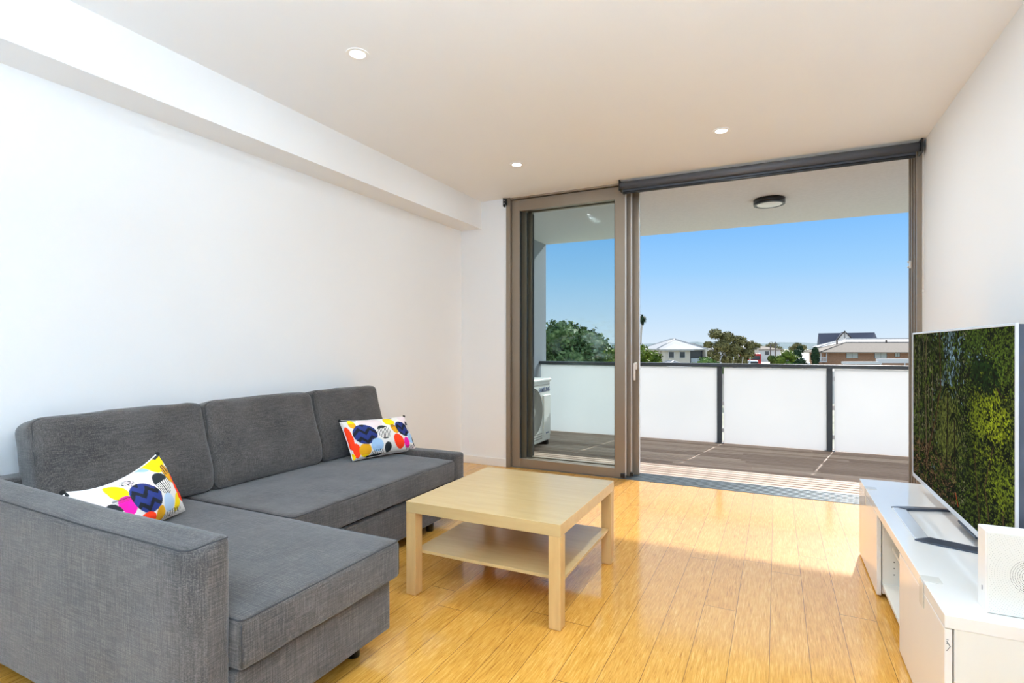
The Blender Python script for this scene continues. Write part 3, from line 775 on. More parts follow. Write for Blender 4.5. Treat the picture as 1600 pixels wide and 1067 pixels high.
def forest():
    rng = np.random.default_rng(5)
    H, Wd = NYs, NXs
    img = np.zeros((H, Wd, 3)); img[:] = (14, 20, 7)
    yy, xx = np.mgrid[0:H, 0:Wd]; U = xx/Wd; V = yy/H
    sky = np.exp(-(((U-.50)/.10)**2+((V-.10)/.24)**2))+.8*np.exp(-(((U-.74)/.06)**2+((V-.16)/.10)**2))+.45*np.exp(-(((U-.31)/.02)**2+((V-.3)/.3)**2))
    def blotch(cx_, cy_, rx, ry, col, a=1.):
        x0, x1 = max(0, int(cx_-rx-1)), min(Wd, int(cx_+rx+2)); y0, y1 = max(0, int(cy_-ry-1)), min(H, int(cy_+ry+2))
        if x0 >= x1 or y0 >= y1: return
        X, Y = np.meshgrid(np.arange(x0, x1)-cx_, np.arange(y0, y1)-cy_)
        m = ((X/rx)**2+(Y/ry)**2) < 1
        img[y0:y1, x0:x1][m] = img[y0:y1, x0:x1][m]*(1-a)+np.array(col)*a
    def clump(n, spread, region):
        """light leaf flecks gathered in sprays, dark hollows between"""
        for _ in range(n):
            u0, v0 = region(); s = sky[int(min(.999, max(0, v0))*H), int(min(.999, max(0, u0))*Wd)]
            gold = .55*max(0, 1-abs(u0-.86)/.24)*max(0, 1-abs(v0-.48)/.6)*(.4+1.2*rng.uniform())
            r_ = rng.uniform()
            if r_ < s*.55: base = np.array((118, 146, 160))
            elif v0 > .72 and u0 < .55 and r_ < .62: base = np.array((112, 84, 58))
            elif r_ < .25 and u0 < .65: base = np.array((104, 104, 74))
            else: base = np.array((68+88*gold, 86+74*gold, 24+4*gold))
            tall = 2.6 if (u0 < .60 and v0 < .75) else 1.2
            for _ in range(int(rng.uniform(4, 13))):
                cu, cv = rng.normal(u0, spread), rng.normal(v0, spread*(1.6 if tall > 2 else .8))
                blotch(cu*Wd, cv*H, rng.uniform(.8, 1.9), rng.uniform(.8, 1.9)*tall, base*rng.uniform(.45, 1.35), .85)
            for _ in range(3):
                cu, cv = rng.normal(u0, spread*2), rng.normal(v0, spread*2)
                blotch(cu*Wd, cv*H, rng.uniform(1.2, 3.4), rng.uniform(1.5, 4)*tall*.7, np.array((14, 20, 7))*rng.uniform(.4, 1.6), .8)
    clump(3400, .010, lambda: (rng.uniform(0, 1), rng.uniform(0, 1)))
    def trunk(pts, w0, w1, col):
        pts = np.array(pts)
        for i in range(len(pts)-1):
            for t in np.linspace(0, 1, 160):
                p = pts[i]*(1-t)+pts[i+1]*t; w = w0+(w1-w0)*((i+t)/(len(pts)-1))
                blotch(p[0]*Wd, p[1]*H, w, 2., np.array(col)*rng.uniform(.8, 1.25), .9)
    for _ in range(22):
        x = rng.uniform(.0, .34); t0 = rng.uniform(0, .4); trunk([(x, t0), (x+rng.uniform(-.02, .02), t0+rng.uniform(.2, .5))], .9, 1.3, (92, 80, 56) if rng.uniform() < .6 else (20, 18, 10))
    trunk([(.373, .0), (.387, .337), (.317, .547), (.195, .85)], 2.6, 4.6, (40, 28, 16)); trunk([(.376, .0), (.391, .337), (.321, .547), (.20, .85)], .8, 1.2, (86, 62, 38))
    trunk([(.362, .30), (.345, .50), (.285, .74)], 1.6, 2.4, (34, 26, 16))
    def palm(x, y, Rr):
        for k_ in range(26):
            a = rng.uniform(-.9, PI+.9); ln = rng.uniform(.7, 1.15); dk = rng.uniform() < .8
            for t in np.linspace(0, 1, 44):
                px = x*Wd+math.cos(a)*Rr*ln*t*Wd; py = y*H-math.sin(a)*Rr*ln*t*H*.8+Rr*H*.95*t*t
                blotch(px, py, 1.5*(1-t)+.7, 3.2*(1-t*.5), np.array((18, 28, 8) if dk else (96, 112, 36))*rng.uniform(.4, 1.1), .7)
    for cu, cv, n_ in ((.47, .50, 260), (.52, .62, 160), (.40, .62, 120)):
        for _ in range(n_):
            u, v = rng.normal(cu, .045), rng.normal(cv, .09)
            for _ in range(4): blotch(rng.normal(u, .008)*Wd, rng.normal(v, .012)*H, 1.3, 3.2, np.array((108, 116, 48))*rng.uniform(.45, 1.15), .8)
            blotch(rng.normal(u, .012)*Wd, rng.normal(v, .012)*H, 1.8, 4, (20, 26, 10), .7)
    palm(.478, .32, .085); palm(.541, .47, .06); palm(.55, .69, .05)
    trunk([(.470, .36), (.456, .76)], 2.6, 2.9, (22, 16, 9)); trunk([(.538, .50), (.545, .82)], 2.3, 2.6, (28, 20, 11))
    trunk([(.72, .62), (.76, .95)], 1.3, 1.8, (64, 46, 26)); trunk([(.92, .72), (.93, .98)], 1.9, 2.4, (66, 52, 32))
    trunk([(.70, .09), (.76, .19)], 1.3, 2., (24, 20, 12)); trunk([(.80, .22), (.93, .31)], 1.6, 2.2, (40, 26, 22)); trunk([(.86, .55), (.80, .75), (.83, .9)], 1.1, 1.5, (74, 56, 34))
    for _ in range(900):
        u = rng.normal(.80, .05); v = rng.normal(.215, .035); blotch(u*Wd, v*H, 2.4, 3.4, np.array((14, 26, 7))*rng.uniform(.4, 2.4), .85)
    def spray(n, cu, cv, su, sv, col):
        for _ in range(n):
            u, v = rng.normal(cu, su), rng.normal(cv, sv)
            for _ in range(5): blotch(rng.normal(u, .008)*Wd, rng.normal(v, .008)*H, 1.7, 2.0, np.array(col)*rng.uniform(.55, 1.2), .85)
            blotch(rng.normal(u, .012)*Wd, rng.normal(v, .012)*H, 2.2, 2.6, (16, 22, 6), .8)
    spray(190, .86, .42, .055, .06, (146, 160, 26)); spray(120, .74, .44, .03, .06, (118, 132, 24)); spray(110, .92, .72, .04, .05, (116, 134, 26)); spray(150, .93, .12, .05, .08, (82, 106, 26)); spray(90, .72, .06, .05, .04, (70, 94, 26))
    trunk([(.55, .90), (.575, .96)], 1.3, 1.3, (160, 74, 30))
    img = np.clip(img, 0, 255)/255
    return np.where(img <= .04045, img/12.92, ((img+.055)/1.055)**2.4)
FI = forest()
bm = bmesh.new(); cl = bm.loops.layers.float_color.new('print')
g = [[bm.verts.new((sx, sy1+(sy0-sy1)*i/NXs, sz1+(sz0-sz1)*j/NYs)) for j in range(NYs+1)] for i in range(NXs+1)]
for i in range(NXs):
    for j in range(NYs):
        f = bm.faces.new((g[i][j], g[i][j+1], g[i+1][j+1], g[i+1][j]))
        c = (*FI[j, i], 1)
        for lp in f.loops: lp[cl] = c
link('screen', bm, M['screen'], tv, label='lit screen with a forest picture')
# stand: silver bar in front, dark arms running back, neck rising to the housing
b = bmesh.new(); B(b, .492, .545, 2.625, 3.085, .4345, .441, .003); link('stand_bar', b, M['silver'], tv, label='brushed silver front bar')
for yf, yb, yc in ((2.60, 2.50, -.03), (3.11, 3.20, .03)):
    b = bmesh.new(); P = []
    s = 1 if yf > 2.8 else -1
    A_ = [(.490, yf-s*.015), (.515, yf+s*.004), (.56, yf+s*.022), (.68, yf+s*.06), (.86, yf+s*.085)]
    Bq = [(.545, yf-s*.045), (.56, yf-s*.036), (.60, yf-s*.024), (.69, yf+s*.014), (.86, yf+s*.035)]
    top = []; bot = []
    for (xa, ya), (xb, yb_) in zip(A_, Bq):
        top.append((b.verts.new((xa, ya, .4405)), b.verts.new((xb, yb_, .4465)))); bot.append((b.verts.new((xa, ya, .4345)), b.verts.new((xb, yb_, .4345))))
    for i in range(4):
        b.faces.new((top[i][0], top[i+1][0], top[i+1][1], top[i][1])); b.faces.new((bot[i][0], bot[i][1], bot[i+1][1], bot[i+1][0]))
        b.faces.new((top[i][0], bot[i][0], bot[i+1][0], top[i+1][0])); b.faces.new((top[i][1], top[i+1][1], bot[i+1][1], bot[i][1]))
    b.faces.new((top[0][0], top[0][1], bot[0][1], bot[0][0])); b.faces.new((top[4][0], bot[4][0], bot[4][1], top[4][1]))
    bmesh.ops.recalc_face_normals(b, faces=b.faces[:])
    link('stand_arm', b, M['tvgrey'], tv, label='dark metal stand arm')
b = bmesh.new(); B(b, .80, .86, 2.52, 3.18, .4345, .444, .003); B(b, .70, .84, 2.70, 2.93, .444, .455, .003)
tube(b, [(.80, 2.82, .45), (.77, 2.82, .55), (.70, 2.82, .66), (.69, 2.82, .78)], .03, 12)
B(b, .69, .715, 2.70, 2.94, .70, .86, .003)
link('stand_neck', b, M['tvgrey'], tv)

# ------------------------------------------------------------------ SPEAKER BOX
sp = thing('speaker', (.645, 2.03, .434), 'square white speaker box with perforated face on the near end of the bench', 'speaker')
qx0, qx1, qy0, qy1, qz0, qz1 = .540, .748, 1.995, 2.062, .4345, .672
b = bmesh.new(); B(b, qx0, qx1, qy0, qy1, qz0, qz1, .004, 3); link('case', b, M['whitepl'], sp)
b = bmesh.new(); B(b, qx0+.003, qx1-.003, qy0-.003, qy0+.002, qz0+.003, qz1-.003, .002); gr = link('front_grille', b, M['whitein'], sp)
b = bmesh.new()
def dot(x, z, r):
    vs = [b.verts.new((x+r*math.cos(a*PI/3), qy0-.0034, z+r*math.sin(a*PI/3))) for a in range(6)]; b.faces.new(vs[::-1])
cxs, czs = .644, .553
for k in range(9):
    R_ = .050-.0052*k; n = max(1, int(2*PI*R_/.0042))
    for i in range(n): dot(cxs+R_*math.cos(2*PI*i/n), czs+R_*math.sin(2*PI*i/n), .0010)
link('perforation', b, M['acdark'], gr, label='rings of dark perforations')
b = bmesh.new()
for k in range(1, 20):
    R_ = .050+.0058*k; n = int(2*PI*R_/.0058)
    for i in range(n):
        x, z = cxs+R_*math.cos(2*PI*i/n), czs+R_*math.sin(2*PI*i/n)
        if qx0+.008 < x < qx1-.008 and qz0+.008 < z < qz1-.008: dot(x, z, .0007)
link('perforation', b, M['acgrille'], gr, label='faint pale perforations')
b = bmesh.new(); B(b, qx0-.0006, qx0+.001, 2.02, 2.024, .49, .503); link('side_button', b, M['acdark'], sp)

# ------------------------------------------------------------------ OUTDOORS
# frame aligned with the view down the street: lat to the right, dist forward
TH = math.atan(413/845.)
Fv = Vector((-math.sin(TH), math.cos(TH), 0)); Rv = Vector((math.cos(TH), math.sin(TH), 0))
GZ = -7.2
def gz(lat, d): return -2.7 if (d > 84 and lat > 33) else GZ
def W_(lat, d, z=0.): return Fv*d+Rv*lat+Vector((0, 0, z))
YAW = TH
def out_thing(name, lat, d, label, cat, group=None, z=None):
    z = gz(lat, d) if z is None else z
    return thing(name, W_(lat, d, z), label, cat, group, YAW)
def lm(lat, d, z=0.):  # transform from a local frame (x=right, y=forward) to world
    return Matrix.Translation(W_(lat, d, z)) @ Matrix.Rotation(YAW, 4, 'Z')
def obox(mt, x0, x1, y0, y1, z0, z1):
    b = bmesh.new(); B(b, x0, x1, y0, y1, z0, z1); b.transform(mt); return b

def leaf_mat(name, c0, c1, c2):
    m, nt, p, o = nmat(name); setp(p, rough=.6, spec=.25)
    f = noise_n(nt, coords(nt), 1.3, 3, .7); nt.links.new(ramp(nt, f, [(.3, c0), (.5, c1), (.7, c2)]), p.inputs['Base Color'])
    return m
M['lf_fig'] = leaf_mat('fig_leaves', L(48, 70, 38), L(84, 108, 58), L(146, 162, 104))
M['lf_yel'] = leaf_mat('bright_leaves', L(56, 76, 26), L(104, 124, 40), L(156, 166, 64))
M['lf_gum'] = leaf_mat('gum_leaves', L(86, 86, 52), L(128, 122, 76), L(172, 160, 108))
M['lf_con'] = leaf_mat('conifer_leaves', L(30, 50, 34), L(46, 70, 44), L(70, 96, 56))
M['lf_mid'] = leaf_mat('shrub_leaves', L(60, 86, 40), L(92, 122, 56), L(130, 156, 78))
M['bark'] = plain('tree_bark', L(120, 106, 92), .9, var=.2)
M['palebark'] = plain('pale_gum_bark', L(196, 186, 172), .85, var=.1)
M['rf_white'] = plain('pale_roof_tiles', L(182, 179, 174), .7, var=.06, vs=3)
M['rf_brown'] = plain('brown_roof_tiles', L(134, 120, 104), .85, var=.08, vs=3)
M['rf_slate'] = plain('dark_slate_roof', L(78, 78, 90), .6, var=.08)
M['render_c'] = plain('cream_render', L(206, 196, 180), .9, var=.04)
M['white_r'] = plain('white_render', L(214, 211, 206), .9, var=.03)
M['win'] = plain('window_glass_dark', L(66, 70, 74), .15)
M['curt'] = plain('window_curtain', L(190, 192, 180), .6)
M['trimb'] = plain('dark_ridge_tiles', L(64, 58, 54), .8)
M['red'] = plain('red_truck_paint', L(196, 44, 40), .35)
M['carw'] = plain('white_car_paint', L(236, 238, 240), .25)
M['cars'] = plain('silver_car_paint', L(176, 184, 192), .25, .3)
M['tyre'] = plain('tyre_rubber', L(26, 26, 26), .8)
M['pole'] = plain('grey_pole_metal', L(196, 198, 196), .5)
M['polew'] = plain('timber_pole', L(112, 100, 88), .8)
M['grass'] = plain('pale_ground', L(176, 174, 150), .95, var=.25, vs=.3)
M['paving'] = plain('pale_street_paving', L(196, 190, 176), .9, var=.12, vs=.4)
M['hill'] = plain('distant_bush', L(122, 138, 138), .95, var=.15, vs=.02)
def brick_mat():
    m, nt, p, o = nmat('orange_brown_brick'); setp(p, rough=.85)
    bt = nt.nodes.new('ShaderNodeTexBrick'); bt.inputs['Scale'].default_value = 4.2
    bt.inputs['Color1'].default_value = L(176, 128, 92); bt.inputs['Color2'].default_value = L(150, 106, 76); bt.inputs['Mortar'].default_value = L(170, 146, 120)
    tc = nt.nodes.new('ShaderNodeTexCoord'); sp_ = nt.nodes.new('ShaderNodeSeparateXYZ'); cb = nt.nodes.new('ShaderNodeCombineXYZ')
    nt.links.new(tc.outputs['Object'], sp_.inputs[0]); nt.links.new(sp_.outputs[0], cb.inputs[0]); nt.links.new(sp_.outputs[2], cb.inputs[1])
    nt.links.new(cb.outputs[0], bt.inputs['Vector']); nt.links.new(bt.outputs['Color'], p.inputs['Base Color']); return m
M['brick'] = brick_mat()

b = bmesh.new(); bmesh.ops.create_circle(b, cap_ends=True, segments=96, radius=2500)
for v in b.verts: v.co += Vector((0, 200, GZ))
struct('ground', b, M['grass'])
# raised ground further down the street, right of the gum tree
b = bmesh.new(); q = []
for (la, d_, z) in ((29, 79, GZ), (160, 79, GZ), (160, 84, -2.7), (33, 84, -2.7), (160, 400, -2.7), (33, 400, -2.7), (29, 400, GZ)): q.append(b.verts.new(W_(la, d_, z)))
b.faces.new((q[0], q[1], q[2], q[3])); b.faces.new((q[3], q[2], q[4], q[5])); b.faces.new((q[0], q[3], q[5], q[6]))
struct('ground_rise', b, M['paving'])
# low hills on the horizon
b = bmesh.new(); N = 160; rows = []
for i in range(N+1):
    a = -1.3+2.6*i/N; d0 = 1500
    h = 8+12*abs(noise.noise(Vector((a*7, 0, 0))))+6*noise.noise(Vector((a*40, 1, 0)))
    rows.append([b.verts.new(W_(math.tan(a)*d0*.7, d0, GZ)), b.verts.new(W_(math.tan(a)*d0*.7, d0+60, h)), b.verts.new(W_(math.tan(a)*d0*.7, d0+300, GZ))])
for i in range(N):
    for k in range(2): b.faces.new((rows[i][k], rows[i+1][k], rows[i+1][k+1], rows[i][k+1]))
struct('hills', b, M['hill'])

def crown(blobs, leaf, n, rng, squash=1., core=.70):
    """foliage as leaf cards spread over and inside a set of ellipsoids, around dark cores"""
    b = bmesh.new(); tot = sum(r[3]**2 for r in blobs)
    for (x, y, z, r) in blobs:
        t = bmesh.new(); bmesh.ops.create_icosphere(t, subdivisions=3, radius=1)
        for v in t.verts:
            k = core+.22*noise.noise(v.co*2.1+Vector((x, y, z)))+.10*noise.noise(v.co*6+Vector((x, y, z))); v.co = Vector((v.co.x*r*k, v.co.y*r*k, v.co.z*r*k*squash*.9))
        merge(b, t, 0, Matrix.Translation((x, y, z)))
        for _ in range(int(n*r*r/tot)):
            d = Vector((rng.gauss(0, 1), rng.gauss(0, 1), rng.gauss(0, 1))).normalized()
            lump = .85+.30*noise.noise(d*3.1+Vector((x*1.3, y, z)))
            rr = r*lump*(.72+.33*rng.random()); p = Vector((x+d.x*rr, y+d.y*rr, z+d.z*rr*squash))
            nrm = (d+Vector((rng.gauss(0, .6), rng.gauss(0, .6), rng.gauss(0, .6)))).normalized()
            u = nrm.orthogonal().normalized(); w = nrm.cross(u); s = leaf*(.6+.8*rng.random()); a = rng.random()*6.28
            e1 = (u*math.cos(a)+w*math.sin(a))*s; e2 = (w*math.cos(a)-u*math.sin(a))*s*.55
            b.faces.new([b.verts.new(p+q) for q in (e1, e2, -e1, -e2)])
    return b
def tree(name, lat, d, blobs, mat, leaf, n, label, cat='tree', group=None, trunk=None, squash=.8, bark='bark', seed=1):
    o = out_thing(name, lat, d, label, cat, group); mt = lm(lat, d); G = gz(lat, d)
    rng = random.Random(seed)
    b = crown(blobs, leaf, n, rng, squash, .5 if mat == 'lf_gum' else .7); b.transform(mt); link('foliage', b, M[mat], o)
    b = bmesh.new(); cx_ = sum(q[0] for q in blobs)/len(blobs); zt = min(q[2] for q in blobs)
    r0 = trunk or .35
    tube(b, [(cx_*.3, 0, G), (cx_*.5, 0, (G+zt)/2), (cx_, 0, zt)], r0, 10)
    for (x, y, z, r) in blobs: tube(b, [(cx_, 0, zt-.5), ((cx_+x)/2, y/2, (zt+z)/2-.2), (x, y, z)], r0*.35, 6)
    b.transform(mt); link('trunk', b, M[bark], o)
    return o
# big spreading tree seen through the left leaf
tree('spreading_tree', 5.0, 45, [(-.8, 0, 1.9, 2.1), (-2.9, .5, .6, 2.1), (1.2, .3, 1.4, 1.9), (2.6, 0, .4, 1.6), (0, -1, -.3, 2.4), (-2, 1, -1.6, 2.2), (2.4, .6, -1.6, 2.0), (.2, 1, -2.6, 2.2), (3.5, .4, -.6, 1.1)],
     'lf_fig', .17, 15000, 'large dark green spreading tree seen through the glass door leaf', seed=3)
tree('street_tree', 9.3, 40, [(-.2, 0, .6, 1.15), (1.0, .3, .2, 1.0), (-1.4, .3, .3, 1.1), (.6, -.4, -.7, 1.3), (1.75, .1, -.7, .75), (-1.2, 0, -1.1, 1.3), (.2, .4, -2.0, 1.5), (1.6, .2, -1.7, .8)],
     'lf_yel', .13, 9000, 'yellow-green leafy tree just right of the door stiles, beyond the railing', seed=4)
# tall palm
pt = out_thing('palm_tree', 21.7, 90, 'tall thin palm tree against the sky beside the door stiles', 'palm'); mt = lm(21.7, 90)
b = bmesh.new(); tube(b, [(-.5, 0, GZ), (-.45, 0, -2), (-.25, 0, 3), (0, 0, 6.2)], .17, 10); b.transform(mt); link('trunk', b, M['palebark'], pt)
b = bmesh.new(); rng = random.Random(9)
for i in range(40):
    a = rng.random()*2*PI; el = rng.uniform(-1.0, 1.1); Lr = rng.uniform(.8, 1.25); P = Vector((0, 0, 6.2)); dv = Vector((math.cos(a)*math.cos(el), math.sin(a)*math.cos(el), math.sin(el)))
    sd = dv.cross(Vector((0, 0, 1))).normalized(); prev = None
    for k in range(6):
        t = k/5; q = P+dv*Lr*t+Vector((0, 0, -.55*t*t)); w = .16*math.sin(PI*min(1, t+.12))
        cur = (b.verts.new(q+sd*w), b.verts.new(q-sd*w))
        if prev: b.faces.new((prev[0], cur[0], cur[1], prev[1]))
        prev = cur
for i in range(50):
    a = rng.random()*2*PI; z = rng.uniform(4.9, 6.0); r = .28*(z-4.4); q = Vector((math.cos(a)*r, math.sin(a)*r, z)); b.faces.new([b.verts.new(q+Vector(w_)) for w_ in ((0, 0, .3), (.1, .1, 0), (0, 0, -.4), (-.1, -.1, 0))])
b.transform(mt); link('fronds', b, M['lf_con'], pt)
# gum tree
tree('gum_tree', 32.4, 80, [(-2.3, 0, 3.0, 1.1), (-.6, 0, 2.5, 1.25), (-3.3, .3, 1.4, .8), (1.4, .4, 2.0, 1.2), (3.1, .4, 1.3, 1.0), (4.0, 0, 1.3, .5), (-1.6, -.5, 1.2, 1.4), (.6, .2, .8, 1.4), (2.4, 0, .1, 1.2), (-2.7, .4, -.4, 1.5), (-.2, 0, -.7, 1.5), (1.6, .5, -1.0, 1.2), (-3.2, .2, -1.4, 1.0)],
     'lf_gum', .17, 9000, 'broad open olive-brown gum tree in the middle of the view, above the railing', squash=.75, bark='palebark', trunk=.25, seed=6)
tree('leafy_bush', 24.4, 68, [(0, 0, -.9, 1.1), (-.9, .2, -1.6, 1.1), (1.1, .2, -1.4, 1.1), (2.2, 0, -1.9, .9), (0, 0, -2.4, 1.6)], 'lf_mid', .14, 4000, 'bright green rounded bush in front of the cream house', 'bush', seed=8)

def hip_roof(b, x0, x1, y0, y1, z0, z1, ov=.5, rin=None, mi=0):
    x0 -= ov; x1 += ov; y0 -= ov; y1 += ov; w = min(x1-x0, y1-y0)/2; rin = w if rin is None else rin
    if x1-x0 >= y1-y0: r = [(x0+rin, (y0+y1)/2, z1), (x1-rin, (y0+y1)/2, z1)]
    else: r = [((x0+x1)/2, y0+rin, z1), ((x0+x1)/2, y1-rin, z1)]
    e = [b.verts.new(p) for p in ((x0, y0, z0), (x1, y0, z0), (x1, y1, z0), (x0, y1, z0))]; R_ = [b.verts.new(p) for p in r]
    if x1-x0 >= y1-y0: fs = [(e[0], e[1], R_[1], R_[0]), (e[1], e[2], R_[1]), (e[2], e[3], R_[0], R_[1]), (e[3], e[0], R_[0])]
    else: fs = [(e[0], e[1], R_[0]), (e[1], e[2], R_[1], R_[0]), (e[2], e[3], R_[1]), (e[3], e[0], R_[0], R_[1])]
    for f in fs: b.faces.new(f).material_index = mi
    t = bmesh.new(); B(t, x0, x1, y0, y1, z0-.18, z0); merge(b, t, mi)
    return r, [(x0, y0, z0), (x1, y0, z0), (x1, y1, z0), (x0, y1, z0)]
def house(name, lat, d, x0, x1, y0, y1, zw, zr, wall, roof, label, wins=(), ridges=True, yaw=0., rin=None, cat='house', ov=.5):
    o = out_thing(name, lat, d, label, cat); mt = lm(lat, d) @ Matrix.Rotation(yaw, 4, 'Z')
    b = bmesh.new(); B(b, x0, x1, y0, y1, gz(lat, d), zw); b.transform(mt); link('wall', b, M[wall], o)
    b = bmesh.new(); r, e = hip_roof(b, x0, x1, y0, y1, zw, zr, ov, rin); b.transform(mt); rf = link('roof', b, M[roof], o)
    if ridges:
        b = bmesh.new(); tube(b, r, .10, 6)
        for i in range(4):
            q = min(r, key=lambda s: (Vector(s)-Vector(e[i])).length); tube(b, [e[i], q], .09, 6)
        b.transform(mt); link('ridge_cap', b, M['trimb'] if roof != 'rf_white' else M['rf_white'], rf)
    for wx, wz, ww, wh in wins:
        b = bmesh.new(); B(b, wx-ww/2-.07, wx+ww/2+.07, y0-.05, y0+.05, wz-.07, wz+wh+.07); b.transform(mt); wf = link('window', b, M['white_r'] if wall != 'brick' else M['win'], o)
        b = bmesh.new(); B(b, wx-ww/2, wx-.03, y0-.09, y0, wz, wz+wh); B(b, wx+.03, wx+ww/2, y0-.09, y0, wz, wz+wh); b.transform(mt); link('pane', b, M['win'] if wall != 'brick' else M['curt'], wf)
    return o, mt
# cream two-storey house, pale roof (left of the gum tree)
hA, mA = house('house', 22.9, 75, -2.4, 3.6, 0, 8, .85, 2.25, 'render_c', 'rf_white', 'cream rendered house with a pale tiled hip roof, left of the gum tree', [])
for wx in (-1.35, .15):
    b = bmesh.new(); B(b, wx-.4, wx+.4, -1.86, -1.78, -.4, .5); b.transform(mA); wf = link('window', b, M['white_r'], hA)
    b = bmesh.new(); B(b, wx-.33, wx+.33, -1.89, -1.85, -.33, .43); b.transform(mA); link('pane', b, M['win'], wf)
b = bmesh.new(); B(b, -2.2, 1.2, -1.8, 0, GZ, .8); b.transform(mA); link('front_wing', b, M['render_c'], hA)
b = bmesh.new(); r_, e_ = hip_roof(b, -2.2, 1.2, -1.8, 2.2, .8, 1.55, .45); b.transform(mA); link('wing_roof', b, M['rf_white'], hA)
b = bmesh.new(); B(b, 1.6, 3.8, -1.0, .05, -1.45, -1.25); B(b, 3.6, 3.8, -1.0, 0, -1.3, .8); b.transform(mA); link('balcony', b, M['render_c'], hA)
b = bmesh.new(); B(b, 1.7, 3.5, -.06, .02, -1.2, .6); b.transform(mA); link('recess', b, M['win'], hA)
b = bmesh.new(); B(b, 1.6, 3.6, -.98, -.94, -1.25, -.45); b.transform(mA); link('balustrade', b, M['cars'], hA)
house('house', 28.6, 85, -1.0, 1.5, 0, 6, .9, 1.6, 'render_c', 'rf_brown', 'narrow cream townhouse with upright fins behind the cream house', [(.3, -.5, .5, 1.2)])
house('garage', 18.9, 64, -1.2, 2.0, -1, 4, -1.5, -.55, 'white_r', 'rf_white', 'low white roofed garage below the cream house', ())
# white hip roof and dark gabled hall behind, brick house in front (right)
house('house', 66, 118, 1.4, 24, 0, 9, 1.1, 2.9, 'white_r', 'rf_white', 'long low house with a white roof behind the brick house', (), yaw=-.35, rin=6)
o = out_thing('church_hall', 68, 135, 'hall with a steep dark slate roof and a pointed white gable behind the brick house', 'hall'); mt = lm(77.6, 137) @ Matrix.Rotation(-.42, 4, 'Z') @ Matrix.Translation((-4.6, -4, 0))
b = bmesh.new(); B(b, 4.9, 16.4, 0, 8, -2.7, 1.6); b.transform(mt); link('wall', b, M['white_r'], o)
b = bmesh.new()
A1 = [(4.6, -.6, .2), (16.8, -.6, 1.8), (16.6, 4, 4.6), (4.6, 4, 4.5), (16.8, 8.6, 1.8), (4.6, 8.6, .2)]
vs = [b.verts.new(p) for p in A1]; b.faces.new((vs[0], vs[1], vs[2], vs[3])); b.faces.new((vs[3], vs[2], vs[4], vs[5])); b.faces.new((vs[0], vs[3], vs[5])); b.faces.new((vs[1], vs[4], vs[2]))
b.transform(mt); link('slate_roof', b, M['rf_slate'], o)
b = bmesh.new(); vs = [b.verts.new(p) for p in ((6.6, -1.6, .9), (9.6, -1.6, 4.7), (12.2, -1.6, 1.4), (6.6, 4, .9), (9.6, 4, 4.7), (12.2, 4, 1.4))]
b.faces.new(vs[:3]); b.faces.new((vs[0], vs[3], vs[4], vs[1])).material_index = 1; b.faces.new((vs[1], vs[4], vs[5], vs[2])).material_index = 1; b.faces.new((vs[0], vs[2], vs[5], vs[3])); b.transform(mt); gb = link('gable', b, [M['white_r'], M['rf_slate']], o)
b = bmesh.new(); tube(b, [(6.3, -1.7, .6), (9.6, -1.7, 4.85), (12.4, -1.7, 1.3)], .16, 6); tube(b, [(9.6, -1.7, 4.7), (9.6, -1.7, 2.2)], .06, 6); tube(b, [(7.9, -1.7, 2.2), (11.3, -1.7, 2.2)], .06, 6); b.transform(mt); link('barge_board', b, M['trimb'], gb)
hB, mB = house('house', 59.0, 100, -1.2, 34, 0, 8, .15, 1.92, 'brick', 'rf_brown', 'long orange-brown brick house with a brown tiled roof at the right above the railing',
               [(3.5, -.95, 1.9, 1.05), (8.2, -.95, 1.9, 1.05), (10.9, -.65, .7, .75), (14.0, -.95, 1.7, 1.05), (20, -.95, 1.9, 1.05)], ov=.9, yaw=-.2, rin=6)
b = bmesh.new(); B(b, -2.6, -.9, -.6, 1.2, -1.75, -1.55); 
for x in (-2.6, -1.9, -.95): B(b, x-.06, x+.06, -.6, -.5, -1.6, .1)
for x in np.arange(-2.6, -.9, .18): B(b, x, x+.06, -.6, -.54, -1.6, -.9)
B(b, -2.65, -.9, -.62, -.52, -.95, -.85); b.transform(mB); link('porch_balcony', b, M['white_r'], hB, label='white porch with balusters')
b = bmesh.new()
for x, h in ((6.0, .7), (15.2, .8)): B(b, x-.12, x+.12, 14, 14.3, 1.2, 2.1+h*.5)
B(b, 9.9, 10.3, 1.2, 1.4, .35, .75); b.transform(mB); link('roof_vent', b, M['polew'], hB)
o = out_thing('carport', 55.2, 88, 'low white carport roof and fence along the foot of the brick house', 'carport'); mt = lm(54.2, 88)
b = bmesh.new(); B(b, 0, 6.0, 0, 1, -1.75, -1.3); B(b, 6.0, 22, .5, 1.5, -1.55, -.85); b.transform(mt); link('roof_sheet', b, M['white_r'], o)
b = bmesh.new()
for x in (0, 2, 6, 10, 14, 20): B(b, x, x+.1, .4, .5, -2.7, -1.5)
b.transform(mt); link('post', b, M['pole'], o)
